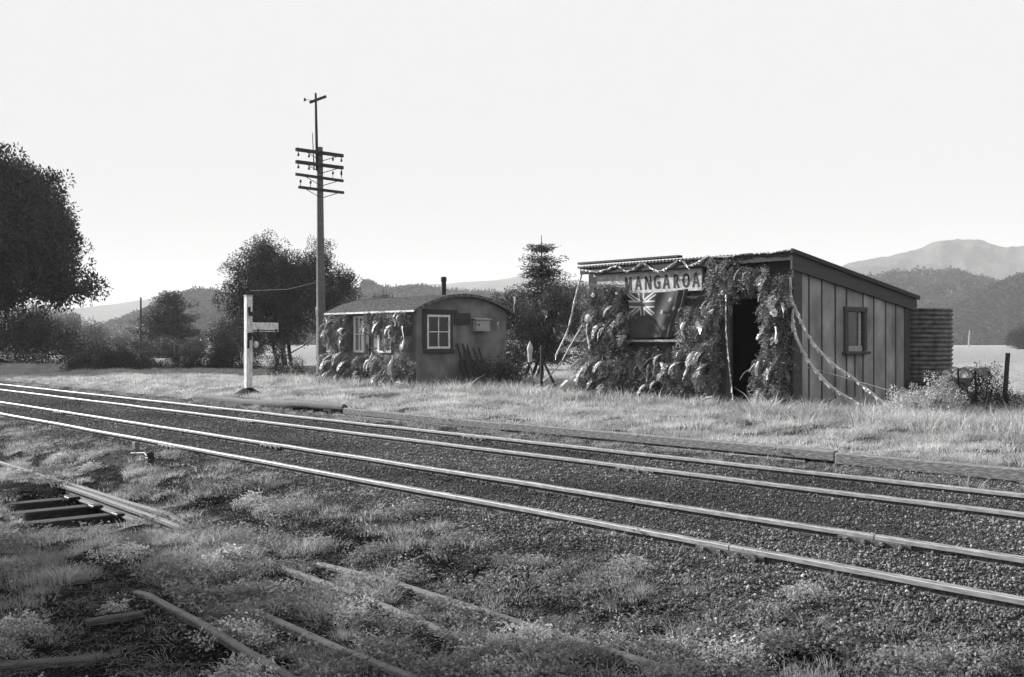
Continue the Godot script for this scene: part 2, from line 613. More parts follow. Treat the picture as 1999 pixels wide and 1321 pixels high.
func ridge(called: String, pts: Array, half: float, col: float, rough: float, seed_: int, scrub: int, scrub_size: float, scrub_col: float) -> void:
	# a hill range: crest points (x, z, height), spread out to both sides, with spurs
	var f := FastNoiseLite.new()
	f.seed = seed_
	f.frequency = 0.9 / half
	f.fractal_octaves = 5
	f.fractal_type = FastNoiseLite.FRACTAL_RIDGED
	var cv := []
	for i in pts.size() - 1:
		for s in 14:
			var p0: Vector3 = pts[maxi(i - 1, 0)]
			var p3: Vector3 = pts[mini(i + 2, pts.size() - 1)]
			cv.append(pts[i].cubic_interpolate(pts[i + 1], p0, p3, s / 14.0))
	cv.append(pts[-1])
	var rows := 36
	var H := func(px: float, pz: float, h: float, t: float) -> float:
		var prof := pow(maxf(0.0, cos(clampf(t, -1.0, 1.0) * PI * 0.5)), 1.25)
		var spur: float = f.get_noise_2d(px, pz)
		return -1.0 + (h + 1.0) * prof * (1.0 + rough * spur * (1.0 - prof * 0.75))
	var v := PackedVector3Array()
	var n := PackedVector3Array()
	var c := PackedColorArray()
	var idx := PackedInt32Array()
	for i in cv.size():
		var p: Vector3 = cv[i]
		var to := Vector3(-p.x, 0, -p.y).normalized()
		for j in rows + 1:
			var t := lerpf(1.0, -0.6, j / float(rows))
			var q := Vector3(p.x, 0, p.y) + to * half * t
			q.y = H.call(q.x, q.z, p.z, t)
			v.append(q)
			c.append(grey(col * (1.0 + 0.5 * f.get_noise_2d(q.x * 3.0, q.z * 3.0))))
	var R := rows + 1
	for i in cv.size():
		for j in R:
			var du := v[mini(i + 1, cv.size() - 1) * R + j] - v[maxi(i - 1, 0) * R + j]
			var dv := v[i * R + mini(j + 1, rows)] - v[i * R + maxi(j - 1, 0)]
			var nn := du.cross(dv).normalized()
			n.append(nn if nn.y > 0 else -nn)
	for i in cv.size() - 1:
		for j in rows:
			var p := i * R + j
			idx.append_array([p, p + 1, p + R, p + 1, p + R + 1, p + R])
	var arr := []
	arr.resize(Mesh.ARRAY_MAX)
	arr[Mesh.ARRAY_VERTEX] = v
	arr[Mesh.ARRAY_NORMAL] = n
	arr[Mesh.ARRAY_COLOR] = c
	arr[Mesh.ARRAY_INDEX] = idx
	var am := ArrayMesh.new()
	am.add_surface_from_arrays(Mesh.PRIMITIVE_TRIANGLES, arr)
	setting(called, am, M.hill)
	if scrub > 0:
		var xf := []
		var cc := PackedColorArray()
		for i in scrub:
			var u := rng.randf() * (cv.size() - 1)
			var k := int(u)
			var j := rng.randf() * 0.92 * rows
			var jj := int(j)
			var q := v[k * R + jj].lerp(v[k * R + jj + 1], j - jj).lerp(v[(k + 1) * R + jj], u - k)
			if f.get_noise_2d(q.x * 1.7 + 300.0, q.z * 1.7) < rnd(-0.5, 0.25):
				continue
			var s := scrub_size * rnd(0.5, 1.4)
			xf.append(Transform3D(Basis.from_euler(Vector3(0, rnd(0, TAU), 0)).scaled(Vector3(s, s * rnd(0.6, 1.0), s)), q + Vector3(0, s * 0.25, 0)))
			cc.append(grey(scrub_col * rnd(0.6, 1.5) * clampf(1.0 + 1.4 * f.get_noise_2d(q.x * 0.8 + 50.0, q.z * 0.8), 0.5, 2.2)))
		var o := scatter("scrub", clump_mesh(60, 0.5), M.far_leaf, xf, cc, self)
		tag(o, "dark scrub growing over the " + called.replace("_", " "), "scrub")

# ---------------------------------------------------------------- trees
func tree(called: String, label: String, category: String, at: Vector3, blobs: Array, trunk_r: float, per_m3: float, clump: float, leaf_l: float, mesh: Mesh, group := "", stems := 1, gap := 0.1) -> Node3D:
	var o := thing(called, label, category, at, group)
	var k := MB.new()
	var top := Vector3.ZERO
	for b in blobs:
		top = top if top.y > b[1] else Vector3(b[0], b[1], b[2])
	for s in stems:
		var off := Vector3(rnd(-1, 1), 0, rnd(-1, 1)) * (0.0 if stems == 1 else trunk_r * 4.0)
		var pts := []
		var rad := []
		for i in 7:
			var f := i / 6.0
			var p := (off * (1.0 - f * 0.2)).lerp(top + off * 2.0, f)
			p.y = lerpf(-0.2, top.y, f)
			pts.append(p + Vector3(rnd(-1, 1), 0, rnd(-1, 1)) * trunk_r * 0.8)
			rad.append(trunk_r * (1.15 - 0.95 * f))
		k.tube(pts, rad, 7)
		if s == 0:
			for b in blobs:
				var c := Vector3(b[0], b[1], b[2])
				var f := clampf((c.y - b[3] * 1.2) / maxf(top.y, 0.1), 0.12, 0.85)
				var p0 := Vector3.ZERO.lerp(top, f)
				p0.y = lerpf(-0.2, top.y, f)
				var m := p0.lerp(c, 0.5) + Vector3(0, -0.1 * b[3], 0)
				k.tube([p0, m, c], [trunk_r * 0.4 * (1.2 - f), trunk_r * 0.2, trunk_r * 0.08], 5)
				for q in 5:
					var e: Vector3 = c + rdir() * b[3] * 0.8
					k.tube([m.lerp(c, rnd(0.5, 1.0)), e], [trunk_r * 0.14, trunk_r * 0.04], 4, false)
	solid("trunk", k, M.bark, o)
	var xf := []
	var cc := PackedColorArray()
	var nz := FastNoiseLite.new()
	nz.seed = int(at.x * 31.0 + at.z * 7.0)
	nz.frequency = 1.0
	for b in blobs:
		var c := Vector3(b[0], b[1], b[2])
		var r: float = b[3]
		var ry: float = b[4] if b.size() > 4 else r
		var cnt := int(per_m3 * r * r * ry)
		for i in cnt:
			var d := rdir()
			var edge := 1.0 + 0.55 * nz.get_noise_3d(d.x * 2.5 + c.x, d.y * 2.5 + c.y, d.z * 2.5)
			var q := c + d * pow(rng.randf(), 0.5) * edge * Vector3(r, ry, r)
			if nz.get_noise_3d(q.x / r * 2.2, q.y / r * 2.2, q.z / r * 2.2 + 9.0) < -0.5 + gap * 2.4 * rng.randf() + gap:
				continue
			var s := clump * rnd(0.6, 1.35)
			xf.append(Transform3D(Basis.from_euler(Vector3(rnd(-0.5, 0.5), rnd(0, TAU), rnd(-0.5, 0.5))).scaled(Vector3.ONE * s), q))
			cc.append(grey(leaf_l * rnd(0.55, 1.45)))
	scatter("crown", mesh, M.leaf, xf, cc, o)
	return o

func bough_tree(called: String, label: String, at: Vector3, height: float, base_r: float, first: float, levels: int, leaf_l: float, mesh: Mesh, group := "", thin := 1.0) -> Node3D:
	# a conifer: layered boughs round a straight leader
	var o := thing(called, label, "tree", at, group)
	var k := MB.new()
	k.tube([Vector3(0, -0.2, 0), Vector3(0.03, height * 0.5, 0.02), Vector3(0, height, 0)], [height * 0.018, height * 0.011, height * 0.002], 6)
	var xf := []
	var cc := PackedColorArray()
	for l in levels:
		var f := float(l) / levels
		var y := lerpf(first, height * 0.99, f) + rnd(-0.5, 0.5) * (height - first) / levels
		var r := base_r * pow(1.0 - f, 0.75) + 0.04 * base_r
		var n := 4 + int(rng.randi() % 3)
		for i in n:
			var a := TAU * i / n + l * 1.1 + rnd(-0.4, 0.4)
			var ln := r * rnd(0.55, 1.15)
			var e := Vector3(cos(a) * ln, y + ln * rnd(-0.35, 0.45), sin(a) * ln)
			k.tube([Vector3(0, y, 0), e], [height * 0.004, height * 0.001], 4, false)
			var steps := maxi(2, int(ln / (base_r * 0.1) * thin))
			for s in steps:
				var g := (s + 0.6) / steps
				var q := Vector3(0, y, 0).lerp(e, g) + Vector3(rnd(-1, 1), rnd(-0.4, 0.2), rnd(-1, 1)) * base_r * 0.09
				var sz := base_r * 0.24 * rnd(0.4, 1.4)
				xf.append(Transform3D(Basis.from_euler(Vector3(0, rnd(0, TAU), rnd(-0.3, 0.3))).scaled(Vector3(sz, sz * 0.55, sz)), q))
				cc.append(grey(leaf_l * rnd(0.55, 1.5)))
	solid("trunk", k, M.bark, o)
	scatter("crown", mesh, M.leaf, xf, cc, o)
	return o
# ---------------------------------------------------------------- railway
func sweep(prof: Array, path: Array) -> MB:   # profile (z, y) along a path running mostly along x
	var k := MB.new()
	var mid := Vector2.ZERO
	for p in prof:
		mid += p / prof.size()
	for s in path.size() - 1:
		var a: Vector3 = path[s]
		var b: Vector3 = path[s + 1]
		for i in prof.size():
			var p: Vector2 = prof[i]
			var q: Vector2 = prof[(i + 1) % prof.size()]
			var nn := Vector3(0, -(q - p).x, (q - p).y)
			if nn.dot(Vector3(0, (p.y + q.y) * 0.5 - mid.y, (p.x + q.x) * 0.5 - mid.x)) < 0.0:
				nn = -nn
			k.quad(a + Vector3(0, p.y, p.x), b + Vector3(0, p.y, p.x), b + Vector3(0, q.y, q.x), a + Vector3(0, q.y, q.x), nn)
	for e in [path[0], path[-1]]:
		var out: Vector3 = (path[0] - path[1]) if e == path[0] else (path[-1] - path[-2])
		for i in range(1, prof.size() - 1):
			k.tri(e + Vector3(0, prof[0].y, prof[0].x), e + Vector3(0, prof[i].y, prof[i].x), e + Vector3(0, prof[i + 1].y, prof[i + 1].x), out)
	return k

func rail_piece(parent: Node, path: Array, polished: bool) -> void:
	# path gives the middle of the running surface
	var web := [Vector2(-0.052, -0.115), Vector2(0.052, -0.115), Vector2(0.052, -0.106), Vector2(0.01, -0.092), Vector2(0.008, -0.042), Vector2(-0.008, -0.042), Vector2(-0.01, -0.092), Vector2(-0.052, -0.106)]
	var head := [Vector2(-0.008, -0.044), Vector2(0.008, -0.044), Vector2(0.031, -0.036), Vector2(0.032, -0.008), Vector2(0.026, -0.003), Vector2(-0.026, -0.003), Vector2(-0.032, -0.008), Vector2(-0.031, -0.036)]
	var tread := [Vector2(-0.026, -0.003), Vector2(0.026, -0.003), Vector2(0.017, 0.0), Vector2(-0.017, 0.0)]
	var r := solid("rail", sweep(web, path), M.rail_rust, parent)
	solid("rail_head", sweep(head, path), M.rail_side if polished else M.rail_rust, r)
	var lifted := []
	for p in path:
		lifted.append(p + Vector3(0, 0.001, 0))
	solid("running_surface", sweep(tread, lifted), M.rail_top if polished else M.rail_old, r)

func fishplate(parent: Node, p: Vector3) -> void:
	var k := MB.new()
	for s in [-1.0, 1.0]:
		k.box(p + Vector3(0, -0.062, s * 0.026), Vector3(0.6, 0.05, 0.03), Basis(), 0.006)
	var f := solid("fishplate", k, M.fishplate, parent)
	for i in 4:
		bx("bolt", p + Vector3(-0.225 + 0.15 * i, -0.058, 0.05), Vector3(0.04, 0.034, 0.024), M.rail_rust, f, Basis(Vector3(0, 0, 1), 0.3 * i), 0.005)

func straight_rail(parent: Node, z: float, joints: Array, y: float) -> void:
	var ends := [9.0] + joints + [-150.0]
	for i in ends.size() - 1:
		var x: float = ends[i] - 0.006
		var stop: float = ends[i + 1] + 0.006
		var path := []
		while true:
			path.append(Vector3(x, y + 0.007 * fine.get_noise_2d(x * 0.7, z * 9.0), z + 0.02 * fine.get_noise_2d(x * 0.3 + 70.0, z * 9.0)))
			if x <= stop:
				break
			x = maxf(stop, x - (1.0 if x > -40 else 10.0))
		rail_piece(parent, path, true)
		if i > 0:
			fishplate(parent, Vector3(ends[i], y, z))

func build_tracks() -> void:
	M.rail_old = mat(0.17, 0.7, M.rail_side.albedo_texture, Vector3(1, 6, 6))
	M.rail_old.metallic = 0.3
	var t := thing("railway_track", "nearer of the two main railway tracks, its bright rails set in dark gravel", "railway track", Vector3.ZERO, "main line tracks")
	straight_rail(t, -6.02, [-4.46, -14.3, -24.0, -34.0], 0.13)
	straight_rail(t, -7.15, [-3.98, -13.35, -22.6, -32.0], 0.13)
	sleepers(t, -6.58, 0.016)
	t = thing("railway_track", "farther main railway track running along the grassy platform edge", "railway track", Vector3.ZERO, "main line tracks")
	straight_rail(t, -9.02, [-8.05, -17.84, -27.5], 0.13)
	straight_rail(t, -10.15, [-3.0, -12.4, -21.5, -31.0], 0.13)
	sleepers(t, -9.58, 0.012)
	# overgrown siding with points
	t = thing("railway_siding", "rusty siding track with points half buried in weeds", "railway track")
	var y := -0.112
	for z in [-4.2, -3.1]:
		var path := []
		for i in 30:
			var x := 4.0 - i
			var sunk := 0.14 * sstep(-5.9, -7.0, x) if z > -4.0 else 0.13 * sstep(-6.8, -7.5, x) * sstep(-9.6, -8.9, x)
			path.append(Vector3(x, y - sunk - 0.02 + 0.025 * fine.get_noise_2d(x * 2.0, z * 5.0), z))
		rail_piece(t, path, false)
	for g in [0.0, 1.12]:   # the diverging rails
		var path := []
		for i in 14:
			var x := -12.9 + i
			var s := maxf(0.0, (x + 12.9)) / 6.05
			var off := 0.085 + 0.26 * pow(s, 1.35)
			path.append(Vector3(x, y - 0.004 - (0.12 * sstep(-6.7, -7.6, x) if g > 0.5 else 0.0) - 0.015 + 0.025 * fine.get_noise_2d(x * 2.0, 3.0 + g * 5.0), -4.2 + g + off - (0.02 if g > 0.5 else 0.0)))
		rail_piece(t, path, false)
	fishplate(t, Vector3(-4.49, y, -3.1))
	for x in [-12.62, -11.9, -11.15, -10.45, -9.7]:
		bx("sleeper", Vector3(x, -0.33, -3.55), Vector3(0.2, 0.12, 2.2), M.sleeper, t, Basis(Vector3.UP, rnd(-0.04, 0.04)), 0.012)
	for x in [-8.6, -7.8, -7.1, -6.3, -5.6, -4.8, -4.1, -3.3, -2.6]:
		bx("sleeper", Vector3(x, -0.295, -3.55), Vector3(0.2, 0.12, 2.2), M.sleeper, t, Basis(Vector3.UP, rnd(-0.04, 0.04)), 0.012)
	for x in [-12.3, -11.5, -10.8]:
		bx("rail_chair", Vector3(x, -0.228, -4.08), Vector3(0.16, 0.03, 0.24), M.iron_dark, t, Basis(), 0.006)

func sleepers(t: Node, z: float, y: float) -> void:
	var x := -1.2
	while x > -26.0:
		bx("sleeper", Vector3(x, y - 0.065 + rnd(-0.012, 0.01), z + rnd(-0.05, 0.05)), Vector3(0.2, 0.12, 2.0), M.sleeper, t, Basis(Vector3.UP, rnd(-0.03, 0.03)), 0.01)
		x -= 0.76

func build_switch_gear() -> void:
	var t := thing("points_lever", "low iron points lever standing in the weeds beside the siding", "points lever", Vector3(-12.93, -0.17, -5.2))
	bx("base", Vector3(0, 0.02, 0), Vector3(0.5, 0.06, 0.22), M.iron_dark, t, Basis(), 0.01)
	bx("stand", Vector3(0, 0.16, 0), Vector3(0.1, 0.24, 0.1), M.iron_dark, t, Basis(), 0.015)
	bx("stand", Vector3(0.18, 0.1, 0), Vector3(0.07, 0.14, 0.1), M.iron_dark, t, Basis(), 0.015)
	rod("lever", [Vector3(0.02, 0.25, 0.02), Vector3(-0.25, 0.3, -0.03), Vector3(-0.9, 0.24, -0.1)], [0.018, 0.016, 0.014], M.iron_dark, t)
	var k := MB.new()
	k.lathe(Vector3(0.0, 0.26, 0.0), [Vector2(0.001, 0.09), Vector2(0.045, 0.07), Vector2(0.05, 0.02), Vector2(0.03, -0.03), Vector2(0.03, -0.08)], 10)
	solid("weight", k, M.iron_dark, t)
	t = thing("ground_stake", "short grey timber stake leaning in the weeds left of the points lever", "stake", Vector3(-14.3, -0.1, -5.55))
	bx("post", Vector3(0, 0.1, 0), Vector3(0.12, 0.36, 0.07), M.timber, t, Basis(Vector3(0, 0, 1), 0.08), 0.012)

func build_platform_edge() -> void:
	# timber facing of the platform
	var x := -18.3
	var t := thing("platform_edge", "weathered timber facing along the low grassy platform", "platform edge", Vector3.ZERO)
	var lens := [5.1, 6.3, 5.6, 4.4, 6.0]
	for i in lens.size():
		var l: float = lens[i]
		var h := 0.145 + rnd(-0.012, 0.012)
		bx("plank", Vector3(x + l * 0.5, 0.145 + rnd(-0.012, 0.008), -EDGE + 0.05 + rnd(-0.015, 0.015)), Vector3(l - 0.006, h, 0.11), M.timber, t, Basis(Vector3.UP, rnd(-0.006, 0.006)) * Basis(Vector3(0, 0, 1), rnd(-0.004, 0.004)), 0.016)
		bx("plank", Vector3(x + l * 0.5 - 0.4, 0.015, -EDGE + 0.045), Vector3(l - 0.03, 0.11, 0.1), M.timber_dark if i % 3 == 2 else M.timber, t, Basis(Vector3.UP, rnd(-0.006, 0.006)), 0.014)
		x += l
	var k := MB.new()
	var pts := []
	var rad := []
	for i in 15:
		var f := i / 14.0
		pts.append(Vector3(lerpf(-25.5, -18.35, f), 0.13 + 0.08 * sstep(0.5, 0.8, f) + fine.get_noise_1d(f * 40.0) * 0.012, -11.5 + fine.get_noise_1d(f * 30.0 + 9.0) * 0.05))
		rad.append((0.095 + fine.get_noise_1d(f * 90.0) * 0.02) * (0.75 if i == 14 else 1.0))
	k.tube(pts, rad, 12)
	var o := solid("edge_log", k, M.log, self)
	tag(o, "long grey round log edging the far left end of the platform", "log")
	for i in 3:
		o = bx("loose_board", Vector3(-20.1 + i * 0.55, -0.005 + 0.025 * i, -11.22 + 0.05 * i), Vector3(1.2, 0.03, 0.14), M.timber_dark, self, Basis(Vector3.UP, rnd(-0.3, 0.1)), 0.006)
		tag(o, ["left", "middle", "right"][i] + " one of three dark loose boards under the raised end of the log", "board", "loose boards under the log")
	var A := [[Vector3(-6.4, -0.17, -2.35), 0.34, 1.5, 0.07, "split grey plank lying on the dark earth at the bottom left"], [Vector3(-5.85, -0.17, -1.78), 0.5, 1.1, 0.09, "pale worn plank in the bottom left corner"], [Vector3(-7.6, -0.17, -2.55), 0.2, -0.3, 0.08, "short pale wood chip lying among weeds near the lower left"]]
	for a in A:
		var p: Vector3 = a[0]
		p.y = ground_y(p.x, p.z) + 0.03
		o = bx("plank", p, Vector3(a[1], 0.04, a[3]), M.old_plank, self, Basis(Vector3.UP, a[2]), 0.006)
		tag(o, a[4], "plank")

# ---------------------------------------------------------------- greenery and paper hung on the buildings
var fronds := []
var sprays := []
func bunch(label: String, x0: float, y1: float, x1: float, y0: float, zf: float, nf: int, ns: int, group: String, light := 1.0) -> void:
	var w := x1 - x0
	var h := y1 - y0
	var o := thing("fern_bunch", label, "greenery", Vector3((x0 + x1) * 0.5, y0, zf), group)
	nf = int(nf * 2.2)
	ns = int(ns * 4.0)
	for i in nf:
		var s := clampf(rnd(0.25, 0.6) * maxf(w, h), 0.22, 0.6)
		var p := Vector3(rnd(-0.45, 0.45) * w, rnd(0.3, 1.0) * h, rnd(0.02, 0.1))
		var b := Basis(Vector3.UP, rnd(-1.25, 1.25)) * Basis(Vector3(1, 0, 0), rnd(-0.3, 0.5))
		part("frond", fronds[rng.randi() % fronds.size()], M["frond%d" % (rng.randi() % 3)], o, Transform3D(b.scaled(Vector3.ONE * s), p))
	var xf := []
	var cc := PackedColorArray()
	for i in ns:
		var p := Vector3(rnd(-0.52, 0.52) * w, rnd(0.12, 1.03) * h, rnd(0.0, 0.12))
		p.z += 0.12 * (0.5 + lump.get_noise_2d(p.x * 9.0 + x0 * 9.0, p.y * 9.0))
		var s := rnd(0.6, 1.3)
		xf.append(Transform3D((Basis(Vector3.UP, rnd(-PI, PI)) * Basis(Vector3(0, 0, 1), rnd(-0.7, 0.7)) * Basis(Vector3(1, 0, 0), rnd(-0.9, 0.2))).scaled(Vector3.ONE * s), p))
		cc.append(grey(light * rnd(0.07, 0.33)))
	scatter("leaves", sprays[0], M.frond, xf, cc, o)

func pompom(label: String, p: Vector3, r: float, group := "white paper flowers") -> void:
	var k := MB.new()
	for i in 46:
		var d := rdir()
		var s := d.cross(rdir()).normalized()
		var a := p + d * r * 0.3
		var u := d * r * rnd(0.65, 1.0)
		k.quad(a - s * r * 0.1, a + s * r * 0.1, p + u + s * r * rnd(0.2, 0.5), p + u - s * r * rnd(0.2, 0.5), d)
	tag(solid("paper_flower", k, M.paper, self), label, "paper flower", group)

func rag(label: String, p: Vector3, w: float, h: float, dull := false, group := "white rags and papers tied to the greenery") -> void:
	# a crumpled strip of paper or cloth hanging down
	var k := MB.new()
	w *= 0.8
	var n := 7
	var pts := []
	var ph := rnd(0, TAU)
	for i in n + 1:
		var f := float(i) / n
		var c := p + Vector3(sin(ph + f * 3.5) * w * 0.35, -f * h, 0.03 + sin(ph * 2.0 + f * 5.0) * w * 0.3)
		var a := sin(ph + f * 4.0) * 0.7
		var s := Vector3(cos(a), rnd(-0.15, 0.15), sin(a)) * w * (0.4 + 0.25 * sin(ph * 3.0 + f * 2.0) + rnd(-0.12, 0.12))
		pts.append([c - s, c + Vector3(0, 0, w * 0.18), c + s])
	for i in n:
		for j in 2:
			k.quad(pts[i][j], pts[i][j + 1], pts[i + 1][j + 1], pts[i + 1][j], Vector3(0, 0.1, 1))
	tag(solid("paper_rag", k, M.paper_dull if dull else M.paper, self), label, "paper rag", group)

func garland(label: String, pts: Array, r: float, every: float, size: float, scraps_white := true) -> void:
	var o := thing("garland", label, "garland", Vector3.ZERO, "streamers strung about the station")
	var cv := []
	for i in pts.size() - 1:
		for s in 8:
			cv.append(pts[i].cubic_interpolate(pts[i + 1], pts[maxi(i - 1, 0)], pts[mini(i + 2, pts.size() - 1)], s / 8.0))
	cv.append(pts[-1])
	var rad := []
	for p in cv:
		rad.append(r * rnd(0.75, 1.25))
	rod("cord", cv, rad, M.rope, o, 5)
	if every <= 0.0:
		return
	var acc := 0.0
	for i in cv.size() - 1:
		var d: Vector3 = cv[i + 1] - cv[i]
		acc += d.length()
		if acc > every * rnd(0.6, 1.3):
			acc = 0.0
			var k := MB.new()
			var dir := d.normalized()
			for q in 7:
				var s := dir.cross(rdir()).normalized()
				var a: Vector3 = cv[i] + dir * size * rnd(-1.0, 1.0)
				var e := a + dir * size * rnd(0.5, 1.3) + s * size * rnd(0.1, 0.45) + Vector3(0, -size * rnd(0.0, 0.4), 0)
				var w := s.cross(dir) * size * 0.22
				k.quad(a - w, a + w, e + w * 0.7, e - w * 0.7, s)
			solid("scrap", k, M.paper if scraps_white and rng.randf() < 0.75 else M.paper_dull, o)

# ---------------------------------------------------------------- station building
const XL := -16.23
const XR := -10.89
const ZF := -16.6
const ZB := -20.85
func roof_y(z: float) -> float:
	return lerpf(3.27, 2.54, (-16.4 - z) / 4.75)

func build_station() -> void:
	var s := thing("station_shed", "timber station shed of vertical boards with a roof sloping back", "station building", Vector3(0, 0, 0))
	var gy := 0.22
	# end wall: boards with an opening for the window
	var z := ZF - 0.0
	var wz0 := -18.40
	var wz1 := -19.02
	var wy0 := 1.40
	var wy1 := 2.18
	var cuts := [ZF, -17.07, -17.51, -17.99, -18.4, -19.02, -19.44, -19.91, -20.33, ZB]
	for i in cuts.size() - 1:
		var a: float = cuts[i]
		var b: float = cuts[i + 1]
		var ty := roof_y((a + b) * 0.5) - 0.2
		var wd := a - b - 0.012
		if absf(a - wz0) < 0.01:
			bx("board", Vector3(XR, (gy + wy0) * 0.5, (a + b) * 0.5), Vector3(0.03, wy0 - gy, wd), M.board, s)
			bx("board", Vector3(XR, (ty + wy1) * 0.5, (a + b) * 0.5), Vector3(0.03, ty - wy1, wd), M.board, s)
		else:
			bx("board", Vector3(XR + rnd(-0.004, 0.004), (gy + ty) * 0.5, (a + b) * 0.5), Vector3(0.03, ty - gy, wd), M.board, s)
		if i > 0:
			var lo := gy
			var hi := roof_y(a) - 0.2
			bx("batten", Vector3(XR + 0.024, (lo + hi) * 0.5, a), Vector3(0.016, hi - lo, 0.026), M.batten, s)
	bx("batten", Vector3(XR + 0.024, (gy + wy0 - 0.05) * 0.5, -18.71), Vector3(0.016, wy0 - 0.05 - gy, 0.026), M.batten, s)
	bx("corner_board", Vector3(XR + 0.02, (gy + 3.0) * 0.5, ZF - 0.07), Vector3(0.05, 3.0 - gy, 0.28), M.trim, s, Basis(), 0.008)
	bx("corner_board", Vector3(XR + 0.02, (gy + 2.4) * 0.5, ZB + 0.06), Vector3(0.05, 2.4 - gy, 0.2), M.trim, s, Basis(), 0.008)
	# window in the end wall
	var w := Node3D.new()
	w.name = "window"
	s.add_child(w)
	for e in [wz0 + 0.045, wz1 - 0.045]:
		bx("frame", Vector3(XR + 0.03, (wy0 + wy1) * 0.5, e), Vector3(0.07, wy1 - wy0, 0.11), M.trim, w, Basis(), 0.008)
	bx("frame", Vector3(XR + 0.03, wy1 + 0.05, -18.71), Vector3(0.075, 0.1, 0.84), M.trim, w, Basis(), 0.008)
	bx("sill", Vector3(XR + 0.05, wy0 - 0.04, -18.71), Vector3(0.14, 0.06, 0.92), M.trim, w, Basis(), 0.01)
	bx("sash", Vector3(XR - 0.01, wy0 + 0.05, -18.71), Vector3(0.035, 0.1, 0.6), M.white_old, w)
	bx("sash", Vector3(XR - 0.01, (wy0 + wy1) * 0.5 + 0.05, -18.92), Vector3(0.035, wy1 - wy0 - 0.1, 0.09), M.white_old, w)
	bx("sash", Vector3(XR - 0.01, (wy0 + wy1) * 0.5 + 0.05, -18.45), Vector3(0.035, wy1 - wy0 - 0.1, 0.05), M.trim, w)
	bx("pane", Vector3(XR - 0.015, (wy0 + wy1) * 0.5 + 0.05, -18.68), Vector3(0.004, wy1 - wy0 - 0.1, 0.42), M.pane, w)
	# front wall
	var dx0 := -12.30
	var dx1 := -11.48
	var x := XL
	while x < XR - 0.05:
		var b := minf(x + 0.30, XR)
		if x < dx0 and b > dx0: b = dx0
		if x < dx1 and b > dx1: b = dx1
		var lo := gy
		if x >= dx0 - 0.01 and b <= dx1 + 0.01:
			lo = 2.42
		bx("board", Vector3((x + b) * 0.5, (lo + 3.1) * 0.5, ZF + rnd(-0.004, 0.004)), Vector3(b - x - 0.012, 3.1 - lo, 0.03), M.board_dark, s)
		x = b
	for e in [dx0 - 0.05, dx1 + 0.05]:
		bx("door_post", Vector3(e, 1.35, ZF + 0.01), Vector3(0.1, 2.3, 0.1), M.trim, s, Basis(), 0.01)
	bx("door_head", Vector3((dx0 + dx1) * 0.5, 2.47, ZF + 0.012), Vector3(1.02, 0.1, 0.1), M.trim, s, Basis(), 0.01)
	bx("window_ledge", Vector3(-14.25, 1.6, ZF + 0.06), Vector3(1.6, 0.05, 0.12), M.white_old, s, Basis(), 0.008)
	bx("frieze", Vector3(-14.75, 3.09, ZF + 0.03), Vector3(2.6, 0.12, 0.03), M.white_old, s)
	# other walls, floor
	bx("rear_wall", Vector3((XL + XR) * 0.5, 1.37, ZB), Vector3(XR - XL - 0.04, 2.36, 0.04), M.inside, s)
	var lw := MB.new()
	lw.prism([Vector2(ZF - 0.02, gy), Vector2(ZB + 0.03, gy), Vector2(ZB + 0.03, roof_y(ZB) - 0.06), Vector2(ZF - 0.02, roof_y(ZF) - 0.06)], XL - 0.03, XL + 0.01)
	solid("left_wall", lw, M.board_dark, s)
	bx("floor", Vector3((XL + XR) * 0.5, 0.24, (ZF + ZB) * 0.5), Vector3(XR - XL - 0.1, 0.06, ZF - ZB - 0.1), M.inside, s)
	# roof: corrugated iron falling towards the back
	var k := MB.new()
	var n := 240
	for i in n:
		var xa := lerpf(XL - 0.15, XR + 0.12, float(i) / n)
		var xb := lerpf(XL - 0.15, XR + 0.12, float(i + 1) / n)
		var ya := 0.012 * sin(i * TAU / 4.0)
		var yb := 0.012 * sin((i + 1) * TAU / 4.0)
		for o in [0.0, -0.03]:
			k.quad(Vector3(xa, roof_y(-16.38) + ya + o, -16.38), Vector3(xb, roof_y(-16.38) + yb + o, -16.38), Vector3(xb, roof_y(-21.15) + yb + o, -21.15), Vector3(xa, roof_y(-21.15) + ya + o, -21.15), Vector3.UP if o == 0.0 else Vector3.DOWN)
		k.quad(Vector3(xa, roof_y(-16.38) + ya, -16.38), Vector3(xb, roof_y(-16.38) + yb, -16.38), Vector3(xb, roof_y(-16.38) + yb - 0.03, -16.38), Vector3(xa, roof_y(-16.38) + ya - 0.03, -16.38), Vector3(0, 0, 1))
	var roof := solid("roof", k, M.roof, s)
	var bg := MB.new()
	bg.prism([Vector2(-16.42, roof_y(-16.42) - 0.04), Vector2(-21.12, roof_y(-21.12) - 0.04), Vector2(-21.12, roof_y(-21.12) - 0.3), Vector2(-16.42, roof_y(-16.42) - 0.34)], XR + 0.04, XR + 0.085)
	solid("barge_board", bg, M.trim, roof)
	var cap := MB.new()
	cap.prism([Vector2(-16.36, roof_y(-16.36) + 0.03), Vector2(-21.17, roof_y(-21.17) + 0.03), Vector2(-21.17, roof_y(-21.17) - 0.05), Vector2(-16.36, roof_y(-16.36) - 0.05)], XR + 0.088, XR + 0.135)
	solid("verge_capping", cap, M.iron_dark, roof)
	bx("fascia", Vector3((XL + XR) * 0.5, 3.17, -16.43), Vector3(XR - XL + 0.2, 0.15, 0.03), M.board_dark, roof)
	bx("ridge_board", Vector3(-14.9, 3.335, -16.42), Vector3(2.9, 0.05, 0.16), M.iron_dark, roof, Basis(Vector3(0, 0, 1), -0.005), 0.01)
	# name board
	var t := thing("station_sign", "long pale station name board reading MANGAROA under the roof edge", "sign", Vector3(-14.08, 2.84, ZF + 0.05))
	bx("board", Vector3(-0.39, 0, 0), Vector3(2.94, 0.42, 0.03), M.sign, t, Basis(), 0.005)
